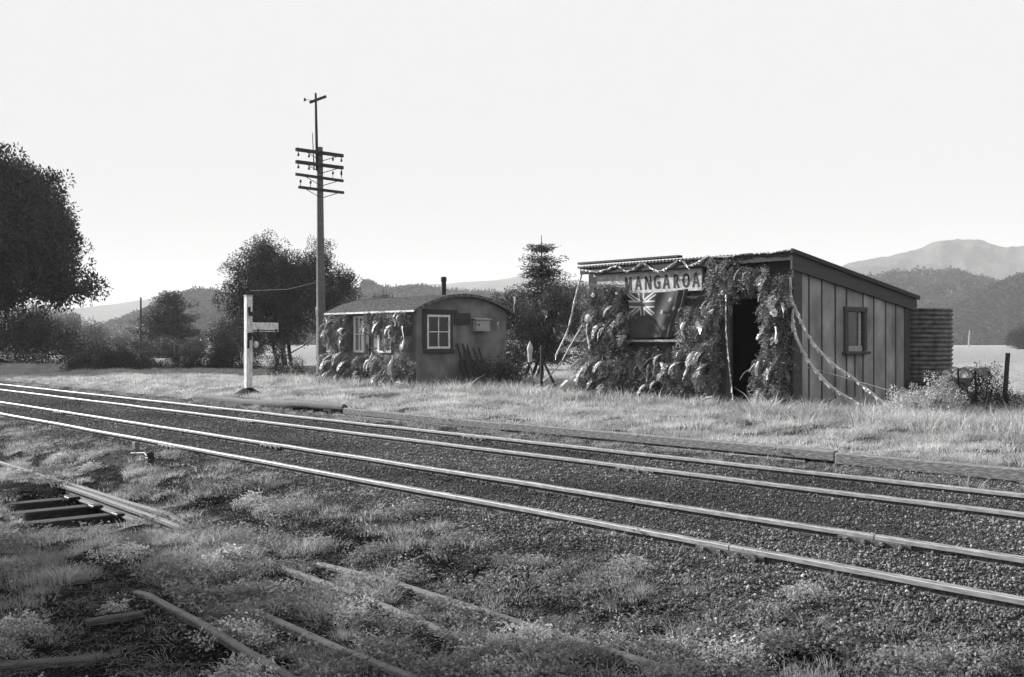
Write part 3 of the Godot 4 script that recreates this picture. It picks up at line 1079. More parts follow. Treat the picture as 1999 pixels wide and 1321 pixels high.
	bx("frame", Vector3(-0.39, 0.22, 0.006), Vector3(2.98, 0.025, 0.05), M.white_old, t)
	bx("frame", Vector3(1.085, 0.0, 0.006), Vector3(0.03, 0.4, 0.05), M.white_old, t)
	bx("frame", Vector3(-0.39, -0.21, 0.006), Vector3(2.98, 0.02, 0.05), M.sign, t)
	var f := SystemFont.new()
	f.font_names = ["Droid Sans"]
	f.font_weight = 700
	var word := "MANGAROA"
	var xs := [-1.0, -0.71, -0.44, -0.19, 0.06, 0.32, 0.58, 0.84]
	for i in 8:
		var tm := TextMesh.new()
		tm.text = word[i]
		tm.font = f
		tm.font_size = 64
		tm.pixel_size = 0.0062
		tm.depth = 0.006
		var sx := 0.62 if word[i] == "M" else 0.72
		part("letter", tm, M.lettering, t, Transform3D(Basis().scaled(Vector3(sx, 1.0, 1.0)), Vector3(xs[i] + 0.1, -0.01, 0.018)))
	# ensign
	var fl := MB.new()
	var TL := Vector3(-14.97, 2.64, ZF + 0.13)
	var TR := Vector3(-13.30, 2.66, ZF + 0.13)
	var BL := Vector3(-14.82, 1.66, ZF + 0.10)
	var BR := Vector3(-13.72, 1.68, ZF + 0.10)
	var gx := 40
	var gy2 := 24
	var P := func(u: float, v: float) -> Vector3:
		var p: Vector3 = TL.lerp(TR, u).lerp(BL.lerp(BR, u), v)
		p.z += 0.02 * sin(u * 17.0 + v * 3.0) * (0.3 + u) + 0.02 * sin(u * 7.0 - v * 6.0) + 0.05 * sstep(0.8, 1.0, u) * sin(u * 60.0)
		p.y -= 0.035 * sin(PI * u) * (1.0 - v)
		return p
	var Nn := func(u: float, v: float) -> Vector3:
		var e := 0.01
		return (P.call(u + e, v) - P.call(u - e, v)).cross(P.call(u, v - e) - P.call(u, v + e)).normalized()
	for i in gx:
		for j in gy2:
			var u0 := float(i) / gx
			var u1 := float(i + 1) / gx
			var v0 := float(j) / gy2
			var v1 := float(j + 1) / gy2
			var a: Vector3 = P.call(u0, v0)
			var b: Vector3 = P.call(u1, v0)
			var c: Vector3 = P.call(u1, v1)
			var d: Vector3 = P.call(u0, v1)
			var na: Vector3 = Nn.call(u0, v0)
			var nb: Vector3 = Nn.call(u1, v0)
			var nc: Vector3 = Nn.call(u1, v1)
			var nd: Vector3 = Nn.call(u0, v1)
			fl.tri_s(a, b, c, na, nb, nc, Vector2(u0, v0), Vector2(u1, v0), Vector2(u1, v1))
			fl.tri_s(a, c, d, na, nc, nd, Vector2(u0, v0), Vector2(u1, v1), Vector2(u0, v1))
	var o := solid("ensign_flag", fl, M.flag, self)
	tag(o, "dark ensign flag with a Union Jack corner hung below the name board", "flag")
	# rainwater tank behind the shed
	t = thing("water_tank", "round corrugated iron water tank on a dark stand behind the shed", "water tank", Vector3(XR - 0.2, 0.24, -21.62))
	var prof := []
	for i in 113:
		var y := 0.56 + 1.5 * i / 112.0
		prof.append(Vector2(0.75 + 0.017 * sin(i / 112.0 * TAU * 15.5), y))
	prof.append(Vector2(0.0, 2.1))
	var tk := MB.new()
	tk.lathe(Vector3.ZERO, prof, 48)
	for i in tk.v.size():   # knocks and dents
		var q: Vector3 = tk.v[i]
		tk.v[i] = q * Vector3(1.0 + 0.03 * lump.get_noise_3d(q.x * 6.0, q.y * 6.0, q.z * 6.0), 1.0, 1.0 + 0.03 * lump.get_noise_3d(q.x * 6.0, q.y * 6.0, q.z * 6.0)) + Vector3(0, 0.02 * lump.get_noise_3d(q.x * 3.0, 0.0, q.z * 3.0), 0)
	solid("tank", tk, M.tank, t)
	bx("platform", Vector3(0.0, 0.5, 0), Vector3(1.75, 0.1, 1.75), M.trim, t, Basis(), 0.01)
	bx("beam", Vector3(0.6, 0.4, -0.2), Vector3(0.14, 0.12, 2.1), M.trim, t, Basis(), 0.01)
	for sx in [-0.7, 0.7]:
		for sz in [-0.7, 0.7]:
			bx("leg", Vector3(sx, 0.17, sz), Vector3(0.16, 0.46, 0.16), M.trim, t, Basis(), 0.01)
	for i in 5:
		bx("skirting_board", Vector3(0.8, 0.16, -0.62 + 0.31 * i), Vector3(0.025, 0.5, 0.3), M.batten, t)
		bx("skirting_board", Vector3(-0.8, 0.16, -0.62 + 0.31 * i), Vector3(0.025, 0.5, 0.3), M.batten, t)
		bx("skirting_board", Vector3(-0.62 + 0.31 * i, 0.16, -0.82), Vector3(0.3, 0.5, 0.025), M.batten, t)

func dress_station() -> void:
	var g := "fern and leaf bunches hung on the station shed"
	var Z := ZF + 0.03
	bunch("leafy bunch hung at the top of the shed's left corner beside the sign", -16.15, 2.9, -15.05, 2.05, Z, 7, 70, g)
	bunch("fern bunch halfway up the shed's left corner", -16.2, 2.1, -15.0, 1.2, Z, 8, 70, g)
	bunch("low greenery heap at the foot of the shed's left corner", -16.4, 1.25, -14.95, 0.2, Z + 0.1, 12, 100, g)
	bunch("small leafy sprig left of the flag", -15.15, 2.3, -14.85, 1.5, Z, 3, 14, g)
	bunch("greenery heap under the flag's hoist end", -14.9, 1.45, -14.1, 0.22, Z, 8, 80, g, 0.7)
	bunch("greenery heap under the flag's fly end", -14.2, 1.35, -13.45, 0.22, Z, 8, 75, g, 0.8)
	bunch("leafy bunch hung right of the flag", -13.45, 2.3, -12.6, 1.4, Z, 7, 60, g, 1.2)
	bunch("leafy bunch hung right of the sign's end", -12.72, 2.95, -12.35, 2.1, Z, 6, 50, g)
	bunch("tall fern bunch left of the dark doorway", -13.55, 1.5, -12.55, 0.25, Z, 11, 110, g)
	bunch("fern crown over the top left of the doorway", -12.68, 3.25, -12.15, 2.4, Z, 8, 60, g)
	bunch("fringe of pale fern hanging over the doorway", -12.2, 3.05, -11.4, 2.62, Z, 9, 25, g, 1.4)
	bunch("leafy bunch at the top right of the doorway", -11.42, 2.85, -10.98, 1.9, Z, 5, 60, g)
	bunch("fern bunch halfway up the right side of the doorway", -11.44, 1.95, -10.98, 1.1, Z, 5, 60, g, 0.9)
	bunch("fern heap at the foot of the doorway's right side", -11.6, 1.35, -10.95, 0.25, Z + 0.04, 11, 85, g)
	# papers
	pompom("round white paper flower right of the doorway", Vector3(-11.00, 2.12, ZF + 0.47), 0.085)
	rag("white paper tail below the round flower right of the doorway", Vector3(-10.97, 1.86, ZF + 0.45), 0.05, 0.25)
	pompom("small white paper flower low in the fern right of the doorway", Vector3(-10.98, 1.6, ZF + 0.45), 0.05)
	rag("curled white strip hanging on the right jamb fern", Vector3(-11.35, 1.22, ZF + 0.48), 0.06, 0.28, true)
	rag("bright white paper low beside the doorway's right jamb", Vector3(-11.13, 1.1, ZF + 0.49), 0.09, 0.22)
	rag("pale strip high on the shed's right corner", Vector3(-10.83, 2.3, ZF + 0.42), 0.06, 0.28, true)
	pompom("large white paper flower on the shed's left corner", Vector3(-15.85, 2.1, ZF + 0.42), 0.1)
	rag("long white cloth below the large flower on the left corner", Vector3(-15.82, 1.98, ZF + 0.42), 0.1, 0.55)
	pompom("small white paper flower high on the left corner greenery", Vector3(-15.67, 2.6, ZF + 0.45), 0.05)
	pompom("small white paper flower in the greenery below the sign's left end", Vector3(-14.98, 2.62, ZF + 0.44), 0.035)
	rag("white cloth scarf on the greenery at the flag's lower right", Vector3(-13.3, 1.98, ZF + 0.23), 0.13, 0.36)
	rag("white rag in the greenery right of the flag", Vector3(-12.72, 1.98, ZF + 0.47), 0.12, 0.25)
	rag("pale strip lying on the greenery beside the door's left post", Vector3(-12.43, 2.22, ZF + 0.45), 0.1, 0.1, true)
	rag("white bow on the greenery heap under the flag", Vector3(-13.63, 1.16, ZF + 0.53), 0.13, 0.22)
	rag("white looped bow left of the door greenery", Vector3(-13.02, 1.2, ZF + 0.53), 0.12, 0.36)
	rag("pale rag low on the left corner heap", Vector3(-15.1, 0.98, ZF + 0.23), 0.1, 0.16)
	rag("pale strip hanging on the heap under the flag's left", Vector3(-14.25, 1.12, ZF + 0.23), 0.06, 0.3, true)
	rag("pale cloth bundle on the grass at the shed's left foot", Vector3(-16.35, 0.72, ZF + 0.5), 0.32, 0.4, true)
	rag("white paper on the grass left of the shed's heap", Vector3(-16.85, 0.5, ZF + 0.6), 0.16, 0.25, true)
	var stick := rod("pale_stick", [Vector3(-12.80, 0.38, ZF + 0.42), Vector3(-12.57, 0.48, ZF + 0.45), Vector3(-12.45, 0.5, ZF + 0.42)], [0.018, 0.025, 0.02], M.white_old, self)
	tag(stick, "short pale stick poking out low left of the doorway", "stick")
	garland("string of pale scraps hanging down the left door post", [Vector3(-12.13, 2.5, ZF + 0.42), Vector3(-12.11, 1.8, ZF + 0.44), Vector3(-12.05, 1.2, ZF + 0.44), Vector3(-11.97, 0.5, ZF + 0.42)], 0.004, 0.16, 0.05)
	garland("zigzag paper chain along the shed's front roof edge", [Vector3(-16.25, 3.2, -16.39), Vector3(-15.7, 3.14, -16.39), Vector3(-15.2, 3.22, -16.39), Vector3(-14.85, 3.1, -16.39), Vector3(-14.45, 3.24, -16.39), Vector3(-14.15, 3.1, -16.39), Vector3(-13.9, 3.07, -16.39), Vector3(-13.45, 3.24, -16.39), Vector3(-13.2, 3.12, -16.39), Vector3(-12.75, 3.27, -16.37)], 0.009, 0.14, 0.075)
	garland("paper chain lying along the roof edge above the doorway", [Vector3(-12.75, 3.3, -16.37), Vector3(-12.3, 3.24, -16.36), Vector3(-11.8, 3.28, -16.36), Vector3(-11.3, 3.26, -16.36), Vector3(-10.85, 3.29, -16.36)], 0.01, 0.14, 0.05)
	garland("upper paper streamer swooping across the shed's end wall", [Vector3(-10.87, 2.78, -16.46), Vector3(-10.87, 2.46, -16.47), Vector3(-10.80, 2.22, -16.5), Vector3(-10.53, 1.66, -16.55), Vector3(-10.14, 1.23, -16.61), Vector3(-9.72, 0.94, -16.67), Vector3(-9.4, 0.69, -16.71), Vector3(-9.03, 0.42, -16.75)], 0.022, 0.1, 0.1)
	garland("lower paper streamer sagging from the shed's right corner", [Vector3(-10.82, 2.2, -16.48), Vector3(-10.84, 1.93, -16.49), Vector3(-10.70, 1.5, -16.52), Vector3(-10.43, 1.08, -16.56), Vector3(-10.05, 0.72, -16.62), Vector3(-9.54, 0.44, -16.7)], 0.028, 0.08, 0.11)
	garland("thin plain cord running from the shed to the bush on the right", [Vector3(-10.6, 1.12, -16.55), Vector3(-9.5, 0.85, -16.66), Vector3(-8.37, 0.53, -16.9)], 0.006, 0.0, 0.0)
	garland("white rag rope slanting down left of the shed", [Vector3(-16.25, 3.2, -16.42), Vector3(-16.62, 2.56, -16.55), Vector3(-17.12, 1.85, -16.8), Vector3(-17.7, 1.24, -16.97)], 0.022, 0.15, 0.08)
	garland("second rope slanting low from the shed's left side to the ground", [Vector3(-16.3, 2.0, -16.5), Vector3(-17.0, 1.4, -16.7), Vector3(-17.54, 1.0, -16.9), Vector3(-18.1, 0.5, -16.7), Vector3(-18.6, 0.36, -16.4)], 0.018, 0.4, 0.05, false)
	for a in [[Vector3(-17.98, 1.22, -16.75), Vector3(-17.55, 0.28, -16.98), 0.03, "dark stick leaning right in the crossed pair left of the shed"], [Vector3(-17.92, 1.5, -16.72), Vector3(-17.95, 0.22, -16.72), 0.035, "upright dark stake under the slender tree"]]:
		tag(rod("stake", [a[0], a[1]], [a[2], a[2] * 1.1], M.arm, self), a[3], "stake")

# ---------------------------------------------------------------- hut
func build_hut() -> void:
	var xl := -26.7
	var xr := -22.42
	var zf := -16.3
	var zb := -19.5
	var gy := 0.2
	var s := thing("carriage_hut", "small hut with a bowed roof and stovepipe, draped with greenery", "hut")
	var zc := (zf + zb) * 0.5
	var half := (zf - zb) * 0.5
	var arc := func(z: float) -> float:
		var u := (z - zc) / half
		return 2.47 + 0.38 * (1.0 - u * u)
	# end wall with window opening
	var wz0 := -16.66
	var wz1 := -17.41
	var wy0 := 1.4
	var wy1 := 2.31
	var k := MB.new()
	var n := 26
	for i in n:
		var a := lerpf(zf, zb, float(i) / n)
		var b := lerpf(zf, zb, float(i + 1) / n)
		k.quad(Vector3(xr, 2.31, a), Vector3(xr, 2.31, b), Vector3(xr, arc.call(b), b), Vector3(xr, arc.call(a), a), Vector3.RIGHT)
	for r in [[zf, zb, gy, wy0], [zf, wz0, wy0, wy1], [wz1, zb, wy0, wy1]]:
		k.quad(Vector3(xr, r[2], r[0]), Vector3(xr, r[2], r[1]), Vector3(xr, r[3], r[1]), Vector3(xr, r[3], r[0]), Vector3.RIGHT)
		k.quad(Vector3(xr - 0.05, r[2], r[0]), Vector3(xr - 0.05, r[2], r[1]), Vector3(xr - 0.05, r[3], r[1]), Vector3(xr - 0.05, r[3], r[0]), Vector3.LEFT)
	solid("end_wall", k, M.hut_wall, s)
	bx("corner_board", Vector3(xr - 0.03, 1.33, zf - 0.05), Vector3(0.1, 2.27, 0.13), M.hut_wall, s, Basis(), 0.01)
	var w := Node3D.new()
	w.name = "window"
	s.add_child(w)
	bx("surround", Vector3(xr + 0.012, wy1 + 0.09, -17.1), Vector3(0.03, 0.14, 1.2), M.board_dark, w)
	bx("surround", Vector3(xr + 0.02, wy0 - 0.08, -17.05), Vector3(0.06, 0.1, 1.05), M.board_dark, w)
	bx("surround", Vector3(xr + 0.012, 1.86, wz0 + 0.1), Vector3(0.03, 0.95, 0.14), M.board_dark, w)
	bx("surround", Vector3(xr + 0.012, 1.86, wz1 - 0.07), Vector3(0.03, 0.95, 0.1), M.board_dark, w)
	for z in [wz0 - 0.01, wz1 + 0.01]:
		bx("frame", Vector3(xr + 0.01, 1.855, z), Vector3(0.05, 0.94, 0.055), M.white, w, Basis(), 0.006)
	for y in [wy0 + 0.02, wy1 - 0.02]:
		bx("frame", Vector3(xr + 0.012, y, -17.035), Vector3(0.05, 0.06, 0.74), M.white, w, Basis(), 0.006)
	bx("glazing_bar", Vector3(xr + 0.008, 1.855, -17.035), Vector3(0.03, 0.9, 0.028), M.white, w)
	bx("glazing_bar", Vector3(xr + 0.006, 1.855, -17.035), Vector3(0.032, 0.028, 0.7), M.white, w)
	for z in [-16.86, -17.21]:
		for y in [1.64, 2.07]:
			bx("pane", Vector3(xr - 0.012, y, z), Vector3(0.004, 0.4, 0.32), M.pane, w)
	# front wall, left open for two windows
	var f := MB.new()
	for r in [[xl, xr, gy, 1.3], [xl, xr, 2.3, 2.5], [xl, -25.45, 1.3, 2.3], [-24.98, -24.2, 1.3, 2.3], [-23.6, xr, 1.3, 2.3]]:
		f.quad(Vector3(r[0], r[2], zf), Vector3(r[1], r[2], zf), Vector3(r[1], r[3], zf), Vector3(r[0], r[3], zf), Vector3(0, 0, 1))
	solid("front_wall", f, M.hut_wall, s)
	for a in [[-25.45, -24.98], [-24.2, -23.6]]:
		var w2 := Node3D.new()
		w2.name = "window" if not s.has_node("window") else "window_%03d" % (1 if a[0] < -25 else 2)
		s.add_child(w2)
		var cx: float = (a[0] + a[1]) * 0.5
		var wd: float = a[1] - a[0]
		for e in a:
			bx("frame", Vector3(e, 1.8, zf + 0.01), Vector3(0.07, 1.04, 0.05), M.white, w2, Basis(), 0.006)
		for y in [1.3, 2.3]:
			bx("frame", Vector3(cx, y, zf + 0.012), Vector3(wd, 0.06, 0.05), M.white, w2, Basis(), 0.006)
		bx("glazing_bar", Vector3(cx, 1.8, zf + 0.005), Vector3(wd, 0.025, 0.03), M.white, w2)
		bx("glazing_bar", Vector3(cx, 1.8, zf + 0.002), Vector3(0.025, 1.0, 0.03), M.white, w2)
		bx("pane", Vector3(cx, 1.8, zf - 0.02), Vector3(wd, 1.0, 0.004), M.glass, w2)
		var c := MB.new()
		for i in 14:
			var xa: float = a[0] + wd * 0.42 + wd * 0.5 * i / 14.0
			var xb: float = a[0] + wd * 0.42 + wd * 0.5 * (i + 1) / 14.0
			c.quad(Vector3(xa, 1.32, zf - 0.09 + 0.02 * (i % 2)), Vector3(xb, 1.32, zf - 0.09 + 0.02 * ((i + 1) % 2)), Vector3(xb, 2.2, zf - 0.09 + 0.02 * ((i + 1) % 2)), Vector3(xa, 2.2, zf - 0.09 + 0.02 * (i % 2)), Vector3(0, 0, 1))
		if a[0] < -25.0:
			solid("curtain", c, M.curtain, w2)
	bx("door_jamb", Vector3(-24.72, 1.25, zf + 0.02), Vector3(0.16, 2.1, 0.05), M.iron_dark, s)
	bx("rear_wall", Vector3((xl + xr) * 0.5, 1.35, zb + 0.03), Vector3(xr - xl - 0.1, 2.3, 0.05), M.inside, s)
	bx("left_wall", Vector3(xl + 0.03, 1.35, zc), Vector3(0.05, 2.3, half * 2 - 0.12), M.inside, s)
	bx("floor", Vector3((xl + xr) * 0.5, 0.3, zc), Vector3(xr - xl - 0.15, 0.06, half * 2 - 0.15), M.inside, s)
	# bowed roof of corrugated iron
	var rf := MB.new()
	var m := 30
	var xs := 130
	for i in m:
		var a := lerpf(zf + 0.18, zb - 0.18, float(i) / m)
		var b := lerpf(zf + 0.18, zb - 0.18, float(i + 1) / m)
		for j in xs:
			var xa := lerpf(xl - 0.2, xr + 0.16, float(j) / xs)
			var xb := lerpf(xl - 0.2, xr + 0.16, float(j + 1) / xs)
			var ca := 0.012 * sin(j * PI * 0.5)
			var cb := 0.012 * sin((j + 1) * PI * 0.5)
			rf.quad(Vector3(xa, arc.call(a) + 0.05 + ca, a), Vector3(xb, arc.call(a) + 0.05 + cb, a), Vector3(xb, arc.call(b) + 0.05 + cb, b), Vector3(xa, arc.call(b) + 0.05 + ca, b), Vector3.UP)
		for e in [[xr + 0.165, 1.0], [xl - 0.2, -1.0]]:
			rf.quad(Vector3(e[0], arc.call(a) + 0.07, a), Vector3(e[0], arc.call(b) + 0.07, b), Vector3(e[0], arc.call(b) - 0.01, b), Vector3(e[0], arc.call(a) - 0.01, a), Vector3(e[1], 0, 0))
		rf.quad(Vector3(xl - 0.2, arc.call(a) - 0.01, a), Vector3(xr + 0.165, arc.call(a) - 0.01, a), Vector3(xr + 0.165, arc.call(b) - 0.01, b), Vector3(xl - 0.2, arc.call(b) - 0.01, b), Vector3.DOWN)
	var roof := solid("roof", rf, M.roof, s)
	var ch := MB.new()
	ch.lathe(Vector3(-23.3, 2.7, -17.9), [Vector2(0.075, 0.0), Vector2(0.07, 0.6), Vector2(0.085, 0.62), Vector2(0.085, 0.72), Vector2(0.06, 0.74), Vector2(0.05, 0.7)], 14)
	solid("stovepipe", ch, M.iron_dark, roof)
	bx("eave_strip", Vector3((xl + xr) * 0.5, arc.call(zf + 0.18) + 0.03, zf + 0.19), Vector3(xr - xl + 0.3, 0.05, 0.02), M.white, roof)
	bx("wall_board", Vector3(xr + 0.02, 2.22, -17.86), Vector3(0.03, 0.32, 0.56), M.board_dark, s)
	# box on the wall
	var t := thing("wall_box", "small white box with a sloping lid fixed to the hut's end wall", "box", Vector3(xr + 0.09, 1.88, -18.5))
	bx("body", Vector3(0, 0.16, 0), Vector3(0.17, 0.33, 0.5), M.white_old, t, Basis(), 0.008)
	bx("lid", Vector3(0.01, 0.35, 0), Vector3(0.24, 0.03, 0.58), M.white_old, t, Basis(Vector3(0, 0, 1), -0.2), 0.006)
	bx("latch", Vector3(0.09, 0.18, 0.17), Vector3(0.02, 0.05, 0.05), M.iron_dark, t)
	bx("door", Vector3(0.088, 0.16, 0.03), Vector3(0.008, 0.27, 0.34), M.white_old, t)
	# poles leaning on the wall
	for i in 6:
		var z := -17.75 - 0.13 * i + rnd(-0.04, 0.04)
		var b := thing("leaning_pole", ["first", "second", "third", "fourth", "fifth", "last"][i] + " dark pole, counted from the window, leaning on the hut's end wall", "pole", Vector3(xr + 0.45 + rnd(-0.1, 0.1), 0.24, z - 0.1), "poles leaning on the hut")
		rod("shaft", [Vector3(0, 0, 0), Vector3(-0.36 + rnd(-0.04, 0.02), 1.25 + rnd(-0.12, 0.2), 0.16)], [0.034, 0.026], M.arm, b)
		bx("blade", Vector3(-0.12, 0.42, 0.06), Vector3(0.04, 0.86, 0.17), M.iron_dark, b, Basis(Vector3(0, 0, 1), 0.27) * Basis(Vector3(1, 0, 0), 0.12), 0.008)

func dress_hut() -> void:
	var g := "fern and leaf bunches hung on the hut"
	var Z := -16.27
	bunch("leafy bunch at the hut's far left end below the eave", -26.8, 2.45, -25.55, 1.3, Z, 7, 60, g)
	bunch("greenery heap at the hut's far left foot", -26.9, 1.3, -25.3, 0.15, Z + 0.06, 11, 80, g, 0.8)
	bunch("greenery under the hut's curtained window", -25.4, 1.2, -24.75, 0.2, Z, 5, 45, g, 1.2)
	bunch("leafy bunch over the hut's second window", -24.6, 2.45, -23.5, 1.9, Z, 6, 40, g)
	bunch("hanging fern at the hut's near front corner", -23.6, 2.45, -22.6, 1.3, Z, 8, 55, g, 1.2)
	bunch("greenery heap at the foot of the hut's near front corner", -24.3, 1.25, -22.45, 0.12, Z + 0.08, 13, 100, g, 1.1)
	rag("white paper star on the hut's left greenery", Vector3(-25.24, 1.98, -15.72), 0.16, 0.2)
	rag("small white tag high on the hut's left greenery", Vector3(-26.05, 2.3, -15.72), 0.09, 0.16)
	rag("pale curled strip low on the hut's left greenery", Vector3(-25.95, 1.72, -15.72), 0.08, 0.3, true)
	rag("white upright tag between the hut's front windows", Vector3(-22.84, 1.92, -15.72), 0.1, 0.24)
	rag("pale strip below the eave at the hut's near corner", Vector3(-22.57, 2.25, -15.72), 0.1, 0.26, true)
	rag("long pale streamer hanging at the hut's near corner", Vector3(-22.20, 2.0, -15.72), 0.12, 0.62)
	rag("white paper low on the heap at the hut's left", Vector3(-25.30, 0.62, -15.6), 0.14, 0.24)
	pompom("white paper flower in the heap at the hut's near corner", Vector3(-22.22, 0.45, -15.6), 0.12)
	rag("pale streamer over the heap at the hut's near corner", Vector3(-22.60, 1.2, -15.62), 0.14, 0.5, true)
	rag("pale strip over the sill of the hut's second window", Vector3(-23.50, 1.42, -15.72), 0.3, 0.08, true)
	rag("pale ribbon hanging under the hut's second window", Vector3(-23.70, 1.3, -15.72), 0.08, 0.4, true)
	rag("pale ribbon beside the hut's curtained window", Vector3(-25.60, 1.35, -15.7), 0.1, 0.35, true)
	bunch("greenery stack at the far end of the hut's end wall", -22.35, 1.15, -21.6, 0.2, -18.9, 8, 60, "fern and leaf bunches hung on the hut", 1.2)

# ---------------------------------------------------------------- poles, signal, wires
func build_poles() -> void:
	var t := thing("telegraph_pole", "tall wooden telegraph pole with four crossarms beside the hut", "telegraph pole", Vector3(-28.81, 0.2, -17.2))
	rod("pole", [Vector3(0, -0.3, 0), Vector3(0, 1.0, 0), Vector3(-0.03, 4.0, 0.03), Vector3(-0.06, 7.65, 0.05)], [0.15, 0.14, 0.118, 0.098], M.pole, t, 14)
	var ys := [7.45, 7.06, 6.65, 6.26]
	for i in 4:
		var y: float = ys[i]
		var ln := 1.74 if i < 3 else 1.66
		var cx := -0.06 + 0.13
		var tilt: float = [0.0, 0.0, -0.02, -0.012][i]
		var a := bx("crossarm", Vector3(cx, y, 0.12 + (0.0 if i < 3 else -0.06)), Vector3(0.09, 0.11 if i < 2 else 0.085, ln), M.arm, t, Basis(Vector3(1, 0, 0), tilt), 0.01)
		bx("bolt", Vector3(cx + 0.06, y, 0.05), Vector3(0.04, 0.05, 0.05), M.iron_dark, a)
		var zs := [-0.68, -0.36, 0.52, 0.9] if i < 3 else [0.46, 0.82]
		for z in zs:
			if (i < 2 and z > 0) or (i < 3 and z < 0 and rng.randf() < 0.75) or i == 3:
				var up := i >= 2
				var pin := rod("pin", [Vector3(cx, y + (0.05 if up else -0.05), z), Vector3(cx, y + (0.17 if up else -0.14), z)], [0.012, 0.012], M.iron_dark, a, 5)
				var q := MB.new()
				var yy := y + (0.16 if up else -0.2)
				q.lathe(Vector3(cx, yy, z), [Vector2(0.03, 0.0), Vector2(0.038, 0.02), Vector2(0.034, 0.06), Vector2(0.026, 0.09), Vector2(0.001, 0.1)], 10)
				solid("insulator", q, M.iron_dark, pin)
		for sgn in [-1.0, 1.0]:
			rod("brace", [Vector3(cx + 0.05, y - 0.04, 0.05 + sgn * 0.6), Vector3(0.04, y - 0.26, 0.05)], [0.012, 0.012], M.iron_dark, a, 4)
	rod("topmast", [Vector3(-0.03, 6.9, 0.16), Vector3(-0.1, 8.2, 0.15), Vector3(-0.16, 9.4, 0.14)], [0.05, 0.045, 0.035], M.arm, t, 8)
	rod("topmast", [Vector3(-0.1, 6.9, 0.23), Vector3(-0.14, 8.1, 0.27)], [0.025, 0.012], M.pole, t, 6)
	bx("top_arm", Vector3(-0.12, 9.2, 0.08), Vector3(0.07, 0.09, 0.66), M.arm, t, Basis(Vector3(1, 0, 0), 0.45), 0.01)
	rod("side_pin", [Vector3(-0.14, 9.08, 0.55), Vector3(-0.14, 9.17, 0.55)], [0.04, 0.03], M.iron_dark, t, 8)
	rod("side_wire", [Vector3(-0.14, 9.12, 0.55), Vector3(-0.12, 9.16, 0.1)], [0.008, 0.008], M.iron_dark, t, 4)
	rod("conduit", [Vector3(0.0, 0.2, 0.19), Vector3(-0.0, 2.2, 0.185), Vector3(-0.02, 4.6, 0.165)], [0.022, 0.02, 0.018], M.white, t, 6)
	var o := bx("notice_card", Vector3(-28.7, 2.56, -16.93), Vector3(0.02, 0.2, 0.2), M.paper, self, Basis(Vector3.UP, 0.9) * Basis(Vector3(1, 0, 0), 0.35))
	tag(o, "small white card tied to the foot of the telegraph pole", "card")
	# signal post
	t = thing("signal_post", "square white signal post with a short grey arm board", "signal post", Vector3(-24.35, 0.2, -12.36))
	bx("post", Vector3(0, 1.28, 0), Vector3(0.165, 2.55, 0.165), M.white, t, Basis(), 0.012)
	bx("cap", Vector3(0, 2.57, 0), Vector3(0.185, 0.03, 0.185), M.white_old, t, Basis(), 0.006)
	bx("tarred_base", Vector3(0, 0.06, 0), Vector3(0.19, 0.3, 0.19), M.iron_dark, t, Basis(), 0.02)
	rod("lamp_spindle", [Vector3(-0.02, 2.56, -0.05), Vector3(-0.02, 2.72, -0.05)], [0.015, 0.012], M.iron_dark, t)
	var a := bx("arm", Vector3(0.125, 1.76, -0.42), Vector3(0.03, 0.24, 0.74), M.white, t, Basis(), 0.006)
	bx("arm_rail", Vector3(0.145, 1.68, -0.42), Vector3(0.015, 0.02, 0.7), M.iron_dark, a)
	for z in [-0.2, -0.72]:
		bx("arm_strap", Vector3(0.148, 1.66, z), Vector3(0.018, 0.1, 0.035), M.iron_dark, a)
	bx("lamp_bracket", Vector3(0.13, 2.1, -0.02), Vector3(0.1, 0.1, 0.12), M.iron_dark, t, Basis(), 0.02)
	bx("lamp_bracket", Vector3(0.12, 2.2, 0.03), Vector3(0.05, 0.16, 0.05), M.iron_dark, t, Basis(), 0.01)
	bx("pivot_bracket", Vector3(0.125, 1.52, 0.03), Vector3(0.07, 0.2, 0.12), M.iron_dark, t, Basis(), 0.015)
	bx("pivot_bracket", Vector3(0.12, 1.32, 0.06), Vector3(0.04, 0.22, 0.06), M.iron_dark, t, Basis(), 0.01)
	rod("counterweight_rod", [Vector3(0.14, 1.58, -0.02), Vector3(0.16, 1.45, -0.18)], [0.02, 0.02], M.iron_dark, t)
	var k := MB.new()
	k.lathe(Vector3(0.15, 1.3, -0.14), [Vector2(0.001, 0.1), Vector2(0.05, 0.08), Vector2(0.065, 0.02), Vector2(0.05, -0.05), Vector2(0.001, -0.08)], 12)
	solid("counterweight", k, M.white, t)
	# heaped earth at its foot
	var e := MB.new()
	for i in 12:
		for j in 3:
			var a0 := TAU * i / 12.0
			var a1 := TAU * (i + 1) / 12.0
			var R := [[0.46, 0.0], [0.3, 0.12], [0.13, 0.22], [0.0, 0.23]]
			var q := func(aa: float, r: Array) -> Vector3: return Vector3(-24.35 + cos(aa) * r[0], 0.16 + r[1], -12.36 + sin(aa) * r[0])
			e.quad(q.call(a0, R[j]), q.call(a1, R[j]), q.call(a1, R[j + 1]), q.call(a0, R[j + 1]), Vector3.UP)
	var mound := solid("earth_mound", e, M.earth, self)
	tag(mound, "dark little mound of earth round the foot of the signal post", "earth mound")
	var wr := rod("wire", [Vector3(-28.86, 3.5, -17.05), Vector3(-26.5, 3.1, -14.7), Vector3(-24.37, 2.9, -12.41)], [0.005, 0.005, 0.005], M.rope, self, 4)
	tag(wr, "thin wire slung from the telegraph pole to the signal post", "wire")
	# far thin pole and the field fence on the left
	t = thing("thin_pole", "thin bare pole standing in the field left of the signal post", "pole", Vector3(-78.2, 0.2, -30.7))
	rod("shaft", [Vector3(0, -0.2, 0), Vector3(0, 4.8, 0)], [0.09, 0.07], M.arm, t)
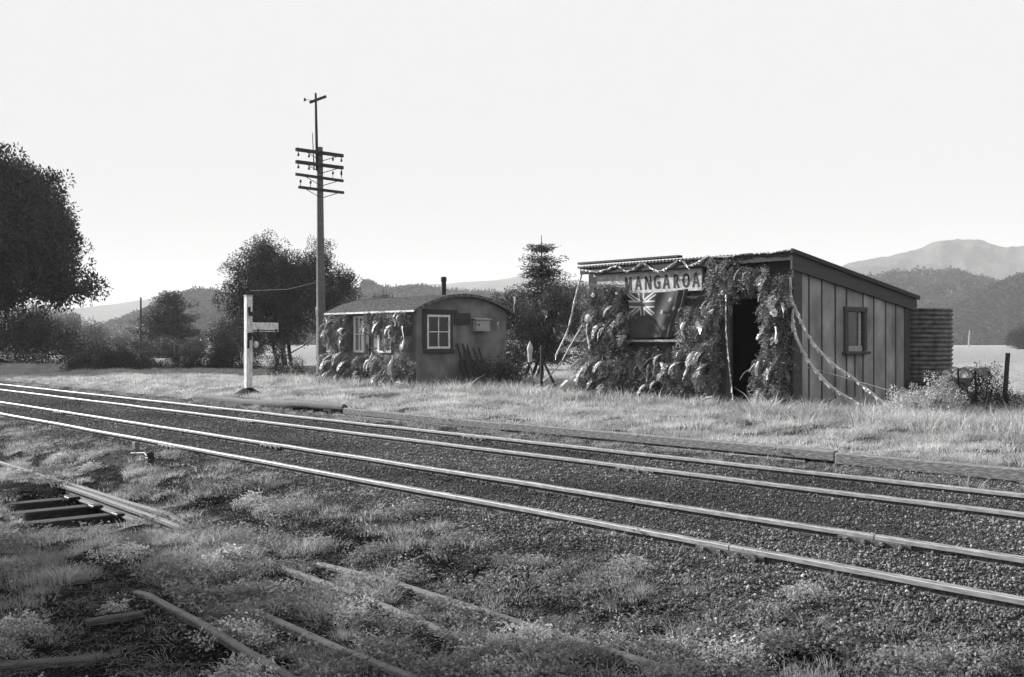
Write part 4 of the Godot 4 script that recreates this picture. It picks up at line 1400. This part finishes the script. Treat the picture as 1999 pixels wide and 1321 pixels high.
	t = thing("thin_pole", "thin grey pole in front of the dark bush behind the signal post", "pole", Vector3(-75.2, 0.2, -37.3))
	rod("shaft", [Vector3(0, -0.2, 0), Vector3(0, 2.6, 0)], [0.07, 0.06], M.pole, t)
	t = thing("bare_stake", "thin pale stake far out in the bright field on the right", "pole", Vector3(-114.1, 0.2, -248.7))
	rod("shaft", [Vector3(0, -0.5, 0), Vector3(0.3, 4.2, 0)], [0.2, 0.12], M.white_old, t)
	var posts := [[-66.2, -28.4, 1.15, 0.19], [-72.0, -34.0, 1.0, 0.1], [-78.6, -38.5, 1.35, 0.22], [-69.0, -25.0, 0.95, 0.1], [-62.5, -21.5, 1.0, 0.1], [-84.5, -43.5, 1.0, 0.1]]
	var f := thing("field_fence", "dark old post and wire fence across the field on the left", "fence")
	for p in posts:
		rod("post", [Vector3(p[0], 0.1, p[1]), Vector3(p[0] + 0.05, 0.25 + p[2], p[1])], [p[3], p[3] * 0.95], M.arm, f, 8)
	for y in [0.55, 0.95]:
		rod("wire", [Vector3(-58.0, y, -16.5), Vector3(-66.2, y, -26.4), Vector3(-78.6, y + 0.1, -38.3), Vector3(-90.0, y, -48.0)], [0.012, 0.012, 0.012, 0.012], M.wire, f, 4)
	t = thing("fence_post", "dark leaning fence post near the right edge of the picture", "fence post", Vector3(-8.0, 0.2, -18.78))
	rod("post", [Vector3(0, -0.1, 0), Vector3(0.07, 1.18, -0.06)], [0.048, 0.042], M.arm, t, 8)
	# papers hung in the bushes between hut and shed
	rag("square white paper hung in the slender tree between the buildings", Vector3(-24.05, 2.62, -22.6), 0.22, 0.36)
	rag("small pale rag under the square paper in the slender tree", Vector3(-24.1, 2.2, -22.5), 0.14, 0.3)
	rag("pale torn cloth high in the shrubs right of the hut", Vector3(-21.57, 2.85, -19.09), 0.14, 0.45)
	rag("small pale rag low in the shrubs right of the hut", Vector3(-21.85, 2.15, -18.76), 0.08, 0.18, true)
	var c := MB.new()
	c.lathe(Vector3(-18.1, 1.1, -16.5), [Vector2(0.05, 0.0), Vector2(0.055, 0.2), Vector2(0.075, 0.32), Vector2(0.05, 0.4), Vector2(0.005, 0.5)], 10)
	tag(solid("paper_cone", c, M.paper_dull, self), "pale paper cone standing on a stick between hut and shed", "paper cone")
	tag(rod("stick", [Vector3(-18.1, 1.1, -16.5), Vector3(-17.95, 0.25, -16.55)], [0.015, 0.018], M.pole, self), "pale thin stick carrying the paper cone", "stick")
# ---------------------------------------------------------------- scattered ground plants and stones
func in_building(x: float, z: float) -> bool:
	if x > -16.35 and x < -10.82 and z < -16.55 and z > -22.4:
		return true
	return x > -26.8 and x < -22.35 and z < -16.3 and z > -19.6

func blob(x: float, z: float, cx: float, cz: float, rx: float, rz: float) -> float:
	return 1.0 - sstep(0.55, 1.15, Vector2((x - cx) / rx, (z - cz) / rz).length())

func cover(x: float, z: float) -> float:   # how much grows here, 0..1
	var d := -z
	var nz := lump.get_noise_2d(x * 4.0, z * 4.0) + 0.5 * fine.get_noise_2d(x * 3.0, z * 3.0)
	if d > EDGE - 0.02:
		return clampf(0.95 - 0.85 * sstep(-0.02, 0.28, -nz), 0, 1)
	if d > 10.45:
		return 0.10 + 0.35 * sstep(0.15, 0.5, nz)
	if d > 5.75:
		return 0.0 if d > 6.3 else 0.01
	var c := sstep(-0.05, 0.22, nz + 0.02)
	c *= lerpf(1.0, 0.1, sstep(4.3, 5.5, d) * sstep(-10.5, -7.5, x))   # bare gravelly earth along the line
	c *= lerpf(1.0, 0.25, sstep(4.9, 5.6, d))
	c *= 1.0 - 0.85 * blob(x, z, -11.6, -3.75, 1.5, 0.55)
	c *= 1.0 - 0.85 * blob(x, z, -6.2, -2.1, 1.9, 0.9)
	c *= 1.0 - 0.8 * blob(x, z, -3.9, -1.9, 1.0, 0.5)
	c *= 1.0 - 0.7 * blob(x, z, -5.2, -4.6, 1.1, 0.4)
	c *= 1.0 - 0.6 * blob(x, z, -3.2, -5.0, 1.2, 0.35)
	c *= 1.0 - 0.7 * blob(x, z, -8.2, -4.6, 1.2, 0.4)
	return clampf(c, 0, 1)

func on_rail(x: float, z: float) -> bool:   # plants are worn away along the siding rails where they still show
	var off := 0.085 + 0.26 * pow(maxf(0.0, x + 12.9) / 6.05, 1.35)
	var w := 0.075 + 0.05 * fine.get_noise_1d(x * 3.0)
	if absf(z + 3.1) < w and x > -6.1:
		return true
	if absf(z + 4.2) < w and (x > -7.0 or (x < -9.0 and x > -13.6)):
		return true
	return (x > -6.95 and absf(z + 3.1 - off) < w) or (x > -6.9 and x < -4.7 and absf(z + 4.2 - off) < w)

func ground_plants() -> void:
	var kinds := [grass_mesh(22, 0.10, 0.08, 0.9, 0.0024), grass_mesh(18, 0.15, 0.09, 1.0, 0.003), grass_mesh(20, 0.05, 0.1, 0.9, 0.0035), weed_mesh(18, 0.09, 0.1, 0.03), weed_mesh(24, 0.06, 0.12, 0.02), grass_mesh(18, 0.24, 0.1, 1.0, 0.0035), grass_mesh(18, 0.05, 0.14, 2.6, 0.0028)]
	var xf := [[], [], [], [], [], [], []]
	var cc := []
	for i in 7:
		cc.append(PackedColorArray())
	var n := 280000
	for i in n:
		var zc := 3.6 + 56.0 * pow(rng.randf(), 1.5)
		var th := rnd(-0.66, 0.66)
		var p := FWD * zc + RGT * zc * tan(th)
		if in_building(p.x, p.z):
			continue
		var d := -p.z
		if d < -1.5 or Vector2(p.x + 24.35, p.z + 12.36).length() < 0.45:
			continue
		if on_rail(p.x, p.z):
			continue
		if rng.randf() > cover(p.x, p.z):
			if d < 5.3 and rng.randf() < 0.12:   # dead straw lying on the bare earth
				p.y = ground_y(p.x, p.z) - 0.004
				xf[6].append(Transform3D(Basis(Vector3.UP, rnd(0, TAU)).scaled(Vector3.ONE * rnd(0.6, 1.2)), p))
				cc[6].append(grey(rnd(0.08, 0.3)))
			continue
		p.y = ground_y(p.x, p.z) - 0.01
		var s := rnd(0.7, 1.3) * (1.0 + zc / 40.0)
		var k := 0
		var l := rnd(0.2, 0.48)
		var nz := lump.get_noise_2d(p.x * 3.0 + 200.0, p.z * 3.0)
		if d > EDGE:
			k = 2 if rng.randf() < 0.6 else 0
			s *= 1.0 + 0.25 * nz
			l = rnd(0.28, 0.55) * (1.0 + 0.6 * nz)
			if p.x < -17.5 and d < EDGE + 0.25:
				continue
			var tall := sstep(15.2, 16.0, d) * sstep(-31.0, -28.0, p.x) * (1.0 - sstep(17.5, 19.0, d) * 0.5)
			if p.x > -10.9:
				tall = maxf(tall, sstep(13.4, 15.5, d))
			if p.x < -30.0 and d > 17.0:
				s *= 0.6
			if tall > rng.randf():
				k = 5 if rng.randf() < 0.45 else 1
				s *= rnd(0.7, 1.2)
			if d > 22.0:
				k = 1
				l = rnd(0.34, 0.6)
				s *= 0.42
		else:
			var r := rng.randf()
			var weedy := sstep(-0.25, 0.3, nz + (0.25 if p.x > -7.0 else -0.15))
			if r < weedy * 0.7:
				k = 3 if rng.randf() < 0.55 else 4
				l = rnd(0.1, 0.34)
				s *= 0.8
			else:
				k = 0 if rng.randf() < 0.65 else 1
				s *= 0.55 + 0.7 * maxf(0.0, nz)
		var b := Basis(Vector3.UP, rnd(0, TAU)).scaled(Vector3(s, s * rnd(0.75, 1.2), s))
		xf[k].append(Transform3D(b, p))
		cc[k].append(grey(l))
	# tussocks: thick clumps among the foreground weeds
	for t in 1500:
		var zc := 4.2 + 13.0 * pow(rng.randf(), 1.3)
		var p0 := FWD * zc + RGT * zc * tan(rnd(-0.66, 0.62))
		var d0 := -p0.z
		if d0 < -1.0 or d0 > 5.7 or rng.randf() > cover(p0.x, p0.z) + 0.06:
			continue
		var r := rnd(0.06, 0.26)
		var lc := rnd(0.18, 0.58)
		var weedy := rng.randf() < (0.7 if p0.x > -7.0 else 0.35)
		for i in int((45.0 if weedy else 30.0) * r / 0.15):
			var a := rnd(0, TAU)
			var rr := r * sqrt(rng.randf())
			var p := p0 + Vector3(cos(a), 0, sin(a)) * rr
			p.y = ground_y(p.x, p.z) - 0.01
			if on_rail(p.x, p.z):
				continue
			var s := (1.25 - 0.6 * rr / r) * rnd(0.8, 1.3) * ((0.46 + r * 1.0) if weedy else (0.42 + r * 1.5))
			var k := 3 if weedy else (1 if rng.randf() < 0.7 else 0)
			if weedy:
				p.y += rnd(0.0, 0.08) * (1.0 - rr / r)
			xf[k].append(Transform3D(Basis(Vector3(-sin(a), 0, cos(a)).normalized(), rr / r * rnd(-0.1, -0.7)) * Basis(Vector3.UP, rnd(0, TAU)).scaled(Vector3(s, s * 1.25, s)), p))
			cc[k].append(grey(lc * rnd(0.7, 1.25)))
	for t in 500:   # lumps of longer grass on the trodden platform
		var zc := 12.0 + 22.0 * rng.randf()
		var p0 := FWD * zc + RGT * zc * tan(rnd(-0.6, 0.6))
		if -p0.z < EDGE or -p0.z > 17.0 or in_building(p0.x, p0.z):
			continue
		var r := rnd(0.08, 0.3)
		var lc := rnd(0.25, 0.6)
		for i in int(22.0 * r / 0.15):
			var a := rnd(0, TAU)
			var rr := r * sqrt(rng.randf())
			var p := p0 + Vector3(cos(a), 0, sin(a)) * rr
			if in_building(p.x, p.z):
				continue
			p.y = ground_y(p.x, p.z) - 0.01
			var s := (1.2 - 0.6 * rr / r) * rnd(0.7, 1.3)
			xf[1].append(Transform3D(Basis(Vector3(-sin(a), 0, cos(a)).normalized(), rr / r * rnd(-0.1, -0.7)) * Basis(Vector3.UP, rnd(0, TAU)).scaled(Vector3(s, s, s)), p))
			cc[1].append(grey(lc * rnd(0.7, 1.25)))
	var names := ["short_grass", "grass", "turf", "leafy_weeds", "clover", "tall_grass", "dead_grass"]
	var labels := ["short pale grass growing over the foreground and platform", "medium grass in the foreground, by the buildings and in the field", "cropped turf covering the platform", "broad leaved weeds in the foreground among the siding rails", "low clover among the foreground weeds", "tall pale grass along the foot of the buildings", "dead straw lying matted on the bare foreground earth"]
	for i in 7:
		tag(scatter(names[i], kinds[i], M.grass if i != 3 and i != 4 else M.weed, xf[i], cc[i], self), labels[i], "grass" if i != 3 and i != 4 else "weeds")

func ballast() -> void:
	for v in 3:
		var xf := []
		var cc := PackedColorArray()
		for i in 115000:
			var zc := 5.0 + 34.0 * pow(rng.randf(), 1.3)
			var th := rnd(-0.64, 0.62)
			var p := FWD * zc + RGT * zc * tan(th)
			var d := -p.z
			if d < 0.5 or d > EDGE - 0.15:
				continue
			var nz := lump.get_noise_2d(p.x * 2.0 + 90.0, p.z * 2.0)
			if d < 5.4 and rng.randf() > 0.03 + 0.6 * sstep(3.9, 5.4, d) + 0.2 * nz:
				continue
			p.y = ground_y(p.x, p.z) + rnd(-0.006, 0.012)
			var s := lerpf(0.005, 0.0145, pow(rng.randf(), 2.0)) * (1.0 + zc / 30.0)
			xf.append(Transform3D(Basis.from_euler(Vector3(rnd(0, TAU), rnd(0, TAU), rnd(0, TAU))).scaled(Vector3.ONE * s), p))
			var l := rnd(0.045, 0.15)
			if rng.randf() < 0.1:
				l = rnd(0.16, 0.34)
			l *= clampf(1.0 + 1.1 * lump.get_noise_2d(p.x * 0.9, p.z * 2.2 + 33.0), 0.45, 1.5)
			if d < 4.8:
				l *= 0.5
			cc.append(grey(l))
		tag(scatter("gravel", stone_mesh(), M.stone, xf, cc, self), "dark track gravel lying between and beside the rails", "gravel")

# ---------------------------------------------------------------- scene
func _ready() -> void:
	rng.seed = 20240611
	var cam := Camera3D.new()
	cam.name = "camera"
	cam.fov = 36.56
	cam.near = 0.1
	cam.far = 6000.0
	cam.position = EYE
	cam.rotation = Vector3(0.00325, atan2(0.7507, 0.6606), 0)
	add_child(cam)
	cam.current = true

	var env := Environment.new()
	env.background_mode = Environment.BG_SKY
	var sky := Sky.new()
	var sm := ProceduralSkyMaterial.new()
	sm.sky_top_color = grey(0.303).linear_to_srgb()
	sm.sky_horizon_color = grey(0.22).linear_to_srgb()
	sm.sky_curve = 0.12
	sm.ground_bottom_color = grey(0.06).linear_to_srgb()
	sm.ground_horizon_color = grey(0.18).linear_to_srgb()
	sm.sun_angle_max = 20.0
	sky.sky_material = sm
	env.sky = sky
	env.tonemap_mode = Environment.TONE_MAPPER_LINEAR
	env.tonemap_exposure = 2.85
	env.sdfgi_enabled = true
	env.ssao_enabled = true
	env.ssil_enabled = true
	env.fog_enabled = true
	env.fog_density = 0.00032
	env.fog_light_color = Color(0.97, 0.97, 0.97)
	var we := WorldEnvironment.new()
	we.name = "world_environment"
	we.environment = env
	add_child(we)

	var sun := DirectionalLight3D.new()
	sun.name = "sun"
	sun.light_energy = 1.6
	sun.light_color = Color(1.0, 0.998, 0.995)
	sun.light_angular_distance = 0.6
	sun.shadow_enabled = true
	sun.sky_mode = DirectionalLight3D.SKY_MODE_LIGHT_ONLY
	var el := deg_to_rad(21.0)
	var off := deg_to_rad(15.0)   # from the far left, a little to the camera's side of the track
	var to_sun := Vector3(-cos(off) * cos(el), sin(el), sin(off) * cos(el))
	sun.look_at_from_position(Vector3.ZERO, -to_sun)
	add_child(sun)

	lump.seed = 11
	lump.frequency = 0.22
	lump.fractal_octaves = 4
	fine.seed = 12
	fine.frequency = 1.1
	fine.fractal_octaves = 3
	materials()
	for i in 3:
		M["frond%d" % i] = leafy([0.09, 0.19, 0.36][i], 0.4, 0.45)
	M.earth = mat(0.03, 1.0, M.ground.albedo_texture, Vector3.ONE * 3, M.ground.heightmap_texture, 3.0)

	# ---- the large structure
	build_ground()
	ridge("far_mountain_range", [Vector3(-880.0, -990.0, 40.0), Vector3(-781.0, -1109.9, 52.6), Vector3(-746.4, -1149.5, 75.7), Vector3(-711.7, -1189.1, 91.1), Vector3(-685.3, -1219.4, 98.8), Vector3(-659.5, -1249.1, 100.5), Vector3(-641.9, -1268.9, 108.7), Vector3(-626.5, -1285.9, 116.4), Vector3(-607.2, -1308.5, 116.4), Vector3(-580.8, -1338.2, 112.0), Vector3(-555.0, -1367.3, 113.1), Vector3(-489.5, -1442.1, 118.6), Vector3(-380.1, -1565.9, 98.8), Vector3(-220.0, -1705.0, 103.2)], 330, 0.075, 0.75, 21, 0, 0, 0)
	ridge("pale_distant_hills", [Vector3(-2100.0, -225.0, 41.4), Vector3(-2004.8, -446.2, 50.4), Vector3(-1886.2, -581.2, 57.9), Vector3(-1826.2, -648.8, 62.4), Vector3(-1767.0, -716.2, 75.9), Vector3(-1695.8, -797.2, 80.4), Vector3(-1529.2, -987.0, 84.9), Vector3(-1470.0, -1054.5, 97.6), Vector3(-1422.0, -1108.5, 103.6), Vector3(-1374.8, -1162.5, 107.4), Vector3(-1332.8, -1209.8, 111.9), Vector3(-1261.5, -1290.8, 102.9), Vector3(-1172.2, -1392.0, 93.9)], 420, 0.14, 0.3, 22, 0, 0, 0)
	ridge("wooded_hill", [Vector3(-396.8, -396.8, 9.6), Vector3(-344.7, -452.6, 25.1), Vector3(-315.6, -486.1, 31.3), Vector3(-291.4, -513.4, 33.2), Vector3(-279.0, -527.6, 34.4), Vector3(-262.3, -546.8, 35.7), Vector3(-253.0, -557.4, 33.2), Vector3(-236.2, -576.0, 28.2), Vector3(-197.8, -620.0, 19.5), Vector3(-155.0, -669.6, 15.8)], 150, 0.05, 0.35, 23, 7000, 2.8, 0.05)
	ridge("near_hill", [Vector3(-240, -409, -0.6), Vector3(-227, -422, 1.2), Vector3(-222, -429, 6.6), Vector3(-219, -432, 9.7), Vector3(-211, -441, 12.7), Vector3(-204, -449, 17.2), Vector3(-196.5, -458, 24.2), Vector3(-189, -466, 27.7), Vector3(-174, -483, 31.2), Vector3(-137, -525, 34.2), Vector3(-60, -600, 37.2)], 90, 0.03, 0.45, 24, 9000, 2.4, 0.024)
	ridge("left_hill", [Vector3(-575, -135, -0.6), Vector3(-552, -160, 1.2), Vector3(-534.6, -179.7, 4.6), Vector3(-522.5, -193.3, 9.3), Vector3(-512, -205, 15.8), Vector3(-502, -216.8, 22.3), Vector3(-493.3, -226.5, 24.9), Vector3(-481.3, -240, 21.0), Vector3(-466, -258, 21.8), Vector3(-445, -281, 24.1), Vector3(-433, -295, 24.4), Vector3(-424.6, -304.6, 25.9), Vector3(-419.5, -310.4, 26.7), Vector3(-411, -320, 25.5), Vector3(-397, -336, 23.9), Vector3(-383, -351, 21.8), Vector3(-366, -371, 11.9), Vector3(-347, -392, 2.9), Vector3(-335, -405, -0.6)], 120, 0.06, 0.35, 25, 9000, 2.4, 0.055)
	ridge("grassy_rise", [Vector3(-150, -85, -1), Vector3(-140, -98, 1.5), Vector3(-127, -113, 4.2), Vector3(-124, -116, 4.6), Vector3(-117, -124, 4.8), Vector3(-110, -132, 4.4), Vector3(-100, -142, 2.0), Vector3(-92, -150, -1)], 28, 0.16, 0.05, 26, 0, 0, 0)

	build_station()
	build_hut()
	build_platform_edge()
	build_tracks()

	# ---- trees and shrubs
	var small := clump_mesh(40, 0.34)
	var feathery := clump_mesh(46, 0.3, 0.6)
	var big := [[-3.0, 8.45, 2.5, 3.2], [-0.4, 10.77, 0.6, 2.0], [1.4, 9.08, -1.2, 2.0], [-1.5, 6.34, 0.5, 3.4], [2.2, 6.97, -2.2, 2.3], [2.9, 5.49, -2.8, 1.8], [3.6, 4.44, -3.6, 1.5, 1.1], [-6.5, 8.87, 5.5, 3.4], [-6.0, 5.7, 4.5, 3.4], [-4.0, 10.88, 3.0, 1.9], [0.5, 4.01, -0.5, 2.4, 1.3], [-8.8, 7.39, 8.0, 3.3], [-9.0, 10.98, 8.0, 2.4], [0.6, 10.56, -0.6, 1.9], [1.6, 9.5, -1.5, 1.5], [-6.0, 11.14, 5.6, 2.4], [-1.4, 10.18, -3.9, 1.6], [-0.6, 8.26, -4.6, 1.5], [-0.6, 6.62, -4.9, 1.5], [-2.2, 10.56, -2.6, 1.8], [0.6, 4.7, -6.4, 0.9, 0.7]]
	tree("broad_tree", "huge dark spreading tree at the left edge of the picture", "tree", Vector3(-63.9, 0.2, -15.4), big, 0.4, 52.0, 0.62, 0.032, small, "", 3, 0.2)
	tree("undergrowth_shrub", "dark dense shrub mass under the huge left tree", "shrub", Vector3(-61.5, 0.2, -17.6), [[0, 1.6, 0, 2.0, 1.7], [-3.0, 2.0, 2.4, 2.2, 2.0], [1.6, 1.0, -1.8, 1.3, 1.0], [-5.5, 2.2, 5.0, 2.2, 2.2], [2.8, 0.6, -3.1, 0.9, 0.6]], 0.08, 80.0, 0.42, 0.08, small, "", 2, 0.2)
	tree("undergrowth_shrub", "pale scrubby thicket beyond the field, right of the huge left tree", "shrub", Vector3(-106.0, 0.2, -37.0), [[0, 1.6, 0, 2.0, 1.7], [2.0, 1.1, -2.3, 1.6, 1.3], [4.2, 1.2, -4.7, 1.7, 1.4], [-2.6, 2.4, 2.1, 2.0, 1.9], [-5.8, 2.9, 3.2, 2.3, 2.3], [6.0, 0.8, -6.8, 1.3, 1.0]], 0.1, 42.0, 0.6, 0.26, small, "", 2, 0.24)
	tree("broadleaf_tree", "bushy broadleaf tree behind the telegraph pole", "tree", Vector3(-49.3, 0.2, -27.3), [[0.0, 3.6, 0.0, 2.1], [0.0, 5.0, 0.17, 1.3], [-1.09, 5.2, 1.26, 1.4], [-0.84, 6.3, 0.92, 0.9], [0.84, 5.1, -1.01, 1.2], [1.26, 6.2, -1.26, 0.7], [1.68, 3.8, -1.85, 1.4], [-1.76, 3.6, 1.76, 1.3], [1.51, 2.2, -1.68, 1.2], [-1.51, 2.2, 1.51, 1.1], [0.17, 2.0, 0.34, 1.2], [-2.18, 5.4, 2.44, 0.35], [2.27, 4.6, -2.44, 0.6]], 0.1, 120.0, 0.3, 0.06, small, "", 4, 0.13)
	bough_tree("conifer", "broad dark conifer standing alone in the field on the left", Vector3(-92.3, 0.2, -38.9), 6.0, 3.4, 0.4, 22, 0.075, feathery, "", 1.6)
	tree("field_bush", "rounded grey bush at the foot of the lone conifer", "bush", Vector3(-80.0, 0.2, -33.4), [[0, 0.8, 0, 1.3, 0.9], [1.6, 0.8, -1.9, 1.2, 0.9], [-1.6, 0.9, 1.6, 1.0, 0.9]], 0.06, 110.0, 0.32, 0.075, small, "", 2)
	tree("field_bush", "dark round bush behind the signal post", "bush", Vector3(-75.5, 0.2, -36.5), [[0, 1.7, 0, 1.6, 1.5], [1.4, 1.3, -1.5, 1.2, 1.2]], 0.08, 100.0, 0.35, 0.05, small, "", 2)
	var row := [[-55.7, -18.7, 0.6], [-54.6, -19.9, 0.75], [-56.5, -21.5, 0.7], [-57.4, -23.0, 0.5], [-55.2, -24.7, 0.65], [-54.0, -26.0, 0.85], [-56.3, -24.0, 0.55], [-53.5, -17.5, 0.45]]
	var where := ["second from the left", "third from the left", "fourth from the left", "fifth from the left", "seventh, just left of the last", "last, nearest the signal post", "sixth from the left", "first, at the far left end"]
	for i in row.size():
		tree("low_shrub", "low dark shrub in the row behind the left grass, " + where[i], "shrub", Vector3(row[i][0] * 0.85, 0.15, row[i][1] * 0.85), [[0, row[i][2] * 0.75, 0, row[i][2], row[i][2] * 0.9], [row[i][2] * 0.9, row[i][2] * 0.4, -row[i][2] * 0.9, row[i][2] * 0.8, row[i][2] * 0.5]], 0.03, 420.0, 0.2, 0.05, small, "low shrubs along the left grass", 2)
	tree("verge_shrub", "dark little shrub in the grass right of the signal post", "shrub", Vector3(-32.2, 0.2, -17.4), [[0, 0.45, 0, 0.42], [0.1, 0.95, -0.1, 0.3], [0.6, 0.35, -0.5, 0.35]], 0.03, 800.0, 0.14, 0.05, small, "", 2)
	tree("verge_shrub", "low dark shrub before the telegraph pole's foot", "shrub", Vector3(-30.2, 0.2, -17.0), [[0, 0.3, 0, 0.5, 0.35], [0.8, 0.3, -0.6, 0.45, 0.3]], 0.03, 700.0, 0.14, 0.045, small, "", 2)
	tree("verge_shrub", "dark shrub between the telegraph pole and the hut", "shrub", Vector3(-28.0, 0.2, -17.3), [[0, 0.6, 0, 0.55], [0.3, 1.5, 0.0, 0.5], [0.6, 1.0, -0.4, 0.5], [-0.8, 1.2, -0.7, 0.5]], 0.04, 500.0, 0.16, 0.05, small, "", 2)
	bough_tree("slender_tree", "slender young tree with layered boughs between hut and shed", Vector3(-25.1, 0.2, -23.4), 4.95, 1.5, 1.0, 16, 0.075, feathery, "", 1.0)
	tree("shrub", "dark shrub mass behind the hut's near end", "shrub", Vector3(-24.2, 0.2, -22.2), [[0, 1.7, 0, 0.8], [0.2, 1.2, -0.2, 0.6], [-0.6, 2.3, 0.6, 0.7], [0.5, 2.6, -0.7, 0.7], [-0.4, 0.8, 0.5, 0.6], [-1.0, 1.6, 0.9, 0.7], [0.9, 1.9, -1.0, 0.6]], 0.06, 330.0, 0.2, 0.06, small, "", 3, 0.16)
	tree("shrub", "leafy shrub standing right of the hut's end wall", "shrub", Vector3(-20.9, 0.2, -18.0), [[0, 0.6, 0, 0.5], [0.4, 0.4, -0.3, 0.4], [-0.5, 0.5, 0.3, 0.4]], 0.04, 600.0, 0.15, 0.06, small, "", 3)
	tree("hedge_bush", "low hedge bush across the gap left of the shed", "bush", Vector3(-41.0, 0.2, -42.0), [[0, 0.5, 0, 0.8, 0.5], [1.4, 0.5, -1.6, 0.8, 0.5], [-1.5, 0.6, 1.6, 0.8, 0.5], [2.8, 0.6, -3.2, 0.8, 0.6]], 0.05, 200.0, 0.3, 0.05, small, "", 2)
	var far := [[-133.2, -106.0, 4.6, "leftmost tree of the dark wood, just right of the stovepipe"], [-129.6, -110.1, 5.6, "second tree of the dark wood, above the hut's roof end"], [-126.5, -113.6, 6.4, "third tree of the dark wood, left of the slender tree"], [-123.1, -117.4, 7.0, "fourth tree of the dark wood, right of the slender tree"], [-120.3, -120.6, 7.4, "last tree of the dark wood, beside the shed's left end"]]
	for i in far.size():
		var h: float = far[i][2]
		tree("wood_tree", far[i][3], "tree", Vector3(far[i][0], 3.2, far[i][1]), [[0, h * 0.55, 0, h * 0.4], [h * 0.25, h * 0.4, -h * 0.25, h * 0.38], [-h * 0.25, h * 0.45, h * 0.25, h * 0.36], [0.3, h * 0.85, 0, h * 0.22], [0, h * 0.2, 0, h * 0.4, h * 0.25]], 0.2, 26.0, 0.75, 0.045, small, "trees of the wood behind the gap")
	for i in 3:
		bough_tree("spiky_conifer", "spiky young conifer sticking up from the wood, " + ["left of three", "middle of three", "right of three, beside the shed"][i], [Vector3(-121.2, 3.4, -116.6), Vector3(-119.9, 3.4, -118.1), Vector3(-118.4, 3.4, -119.7)][i], [8.6, 7.8, 8.2][i], 1.2, 2.0, 9, 0.05, feathery, "", 0.8)
	tree("field_tree", "black clump of trees at the far right edge of the field", "tree", Vector3(-80.3, 0.2, -196.2), [[0, 2.0, 0, 2.2, 1.8], [2.2, 2.2, -2.4, 2.4, 2.0], [5.0, 2.6, -5.4, 2.6, 2.4]], 0.25, 30.0, 0.7, 0.02, small, "", 3, 0.03)
	tree("hill_tree", "tree standing up behind the hut's roof, left of the stovepipe", "tree", Vector3(-125.1, 0.2, -84.9), [[0, 7.0, 0, 1.4], [1.0, 5.6, -1.2, 1.5], [-1.0, 5.4, 1.2, 1.3], [0, 3.5, 0, 1.8]], 0.18, 40.0, 0.6, 0.05, small)
	tree("hill_tree", "rounded tree alone on the skyline of the hill between pole and stovepipe", "tree", Vector3(-434.3, 25.0, -286.0), [[0, 3.6, 0, 4.2, 3.4]], 0.3, 14.0, 1.3, 0.05, small)
	tree("flowering_bush", "pale leafy bush with light sprigs right of the shed", "bush", Vector3(-8.45, 0.2, -16.8), [[0, 0.35, 0, 0.34], [0.2, 0.62, -0.14, 0.27], [-0.32, 0.3, 0.24, 0.28], [0.35, 0.4, -0.2, 0.25]], 0.02, 2000.0, 0.085, 0.5, small, "", 3)
	tree("dark_bush", "dark bush right of the pale one beside the fence post", "bush", Vector3(-8.15, 0.2, -18.1), [[0, 0.4, 0, 0.36], [0.15, 0.7, -0.1, 0.3], [0.3, 0.3, -0.3, 0.3]], 0.02, 1200.0, 0.1, 0.03, small, "", 3)
	tree("dark_bush", "low dark undergrowth at the fence post's foot", "bush", Vector3(-7.4, 0.2, -18.9), [[0, 0.25, 0, 0.3], [0.6, 0.3, -0.4, 0.4, 0.35], [-0.35, 0.25, 0.2, 0.25]], 0.02, 1000.0, 0.1, 0.035, small, "", 3)
	# trees out of the frame to the left, whose shade darkens the near corner
	tree("shade_tree", "leafy tree beside the siding left of the camera", "tree", Vector3(-23.0, -0.1, 3.0), [[0, 5.2, 0, 2.2], [1.0, 7.4, 0.6, 2.0], [-0.6, 8.8, -0.5, 1.6], [-1.0, 3.6, -0.8, 1.8], [0.8, 2.4, 0.8, 1.7]], 0.2, 60.0, 0.45, 0.06, small, "", 1, 0.02)
	tree("shade_tree", "second leafy tree beside the siding left of the camera", "tree", Vector3(-14.0, -0.1, 2.7), [[0, 3.0, 0, 1.6], [0.6, 1.6, 0.4, 1.4], [-0.8, 1.6, -0.3, 1.3]], 0.16, 70.0, 0.4, 0.06, small, "", 1, 0.02)

	# ---- poles, signs, decorations
	build_poles()
	for i in 4:
		fronds.append(frond_mesh(26, [0.55, 0.8, 1.1, 0.7][i], [0.2, 0.24, 0.17, 0.28][i]))
	sprays.append(spray_mesh(30, 0.22, 0.045))
	dress_station()
	dress_hut()
	var o := thing("fern_plant", "two drooping fern heads standing above the dark bush right of the shed", "fern", Vector3(-8.3, 0.2, -18.0))
	for s in [[-0.12, 0.0], [0.12, -0.14]]:
		rod("stem", [Vector3(s[0], 0, s[1]), Vector3(s[0] - 0.02, 0.92, s[1])], [0.02, 0.015], M.bark, o, 6)
		for i in 7:
			part("frond", fronds[i % 4], M["frond%d" % (i % 3)], o, Transform3D((Basis(Vector3.UP, i * TAU / 7.0) * Basis(Vector3(1, 0, 0), -0.2)).scaled(Vector3.ONE * 0.42), Vector3(s[0], 0.9, s[1])))
	o = thing("fern_plant", "tall pale ferns growing in front of the pale bush", "fern", Vector3(-8.2, 0.2, -16.7))
	for i in 9:
		part("frond", fronds[i % 4], M.frond2, o, Transform3D((Basis(Vector3.UP, i * TAU / 9.0) * Basis(Vector3(1, 0, 0), -0.9)).scaled(Vector3.ONE * 0.45), Vector3(0, 0.05, 0)))
	build_switch_gear()

	# ---- small things on the ground
	ballast()
	ground_plants()
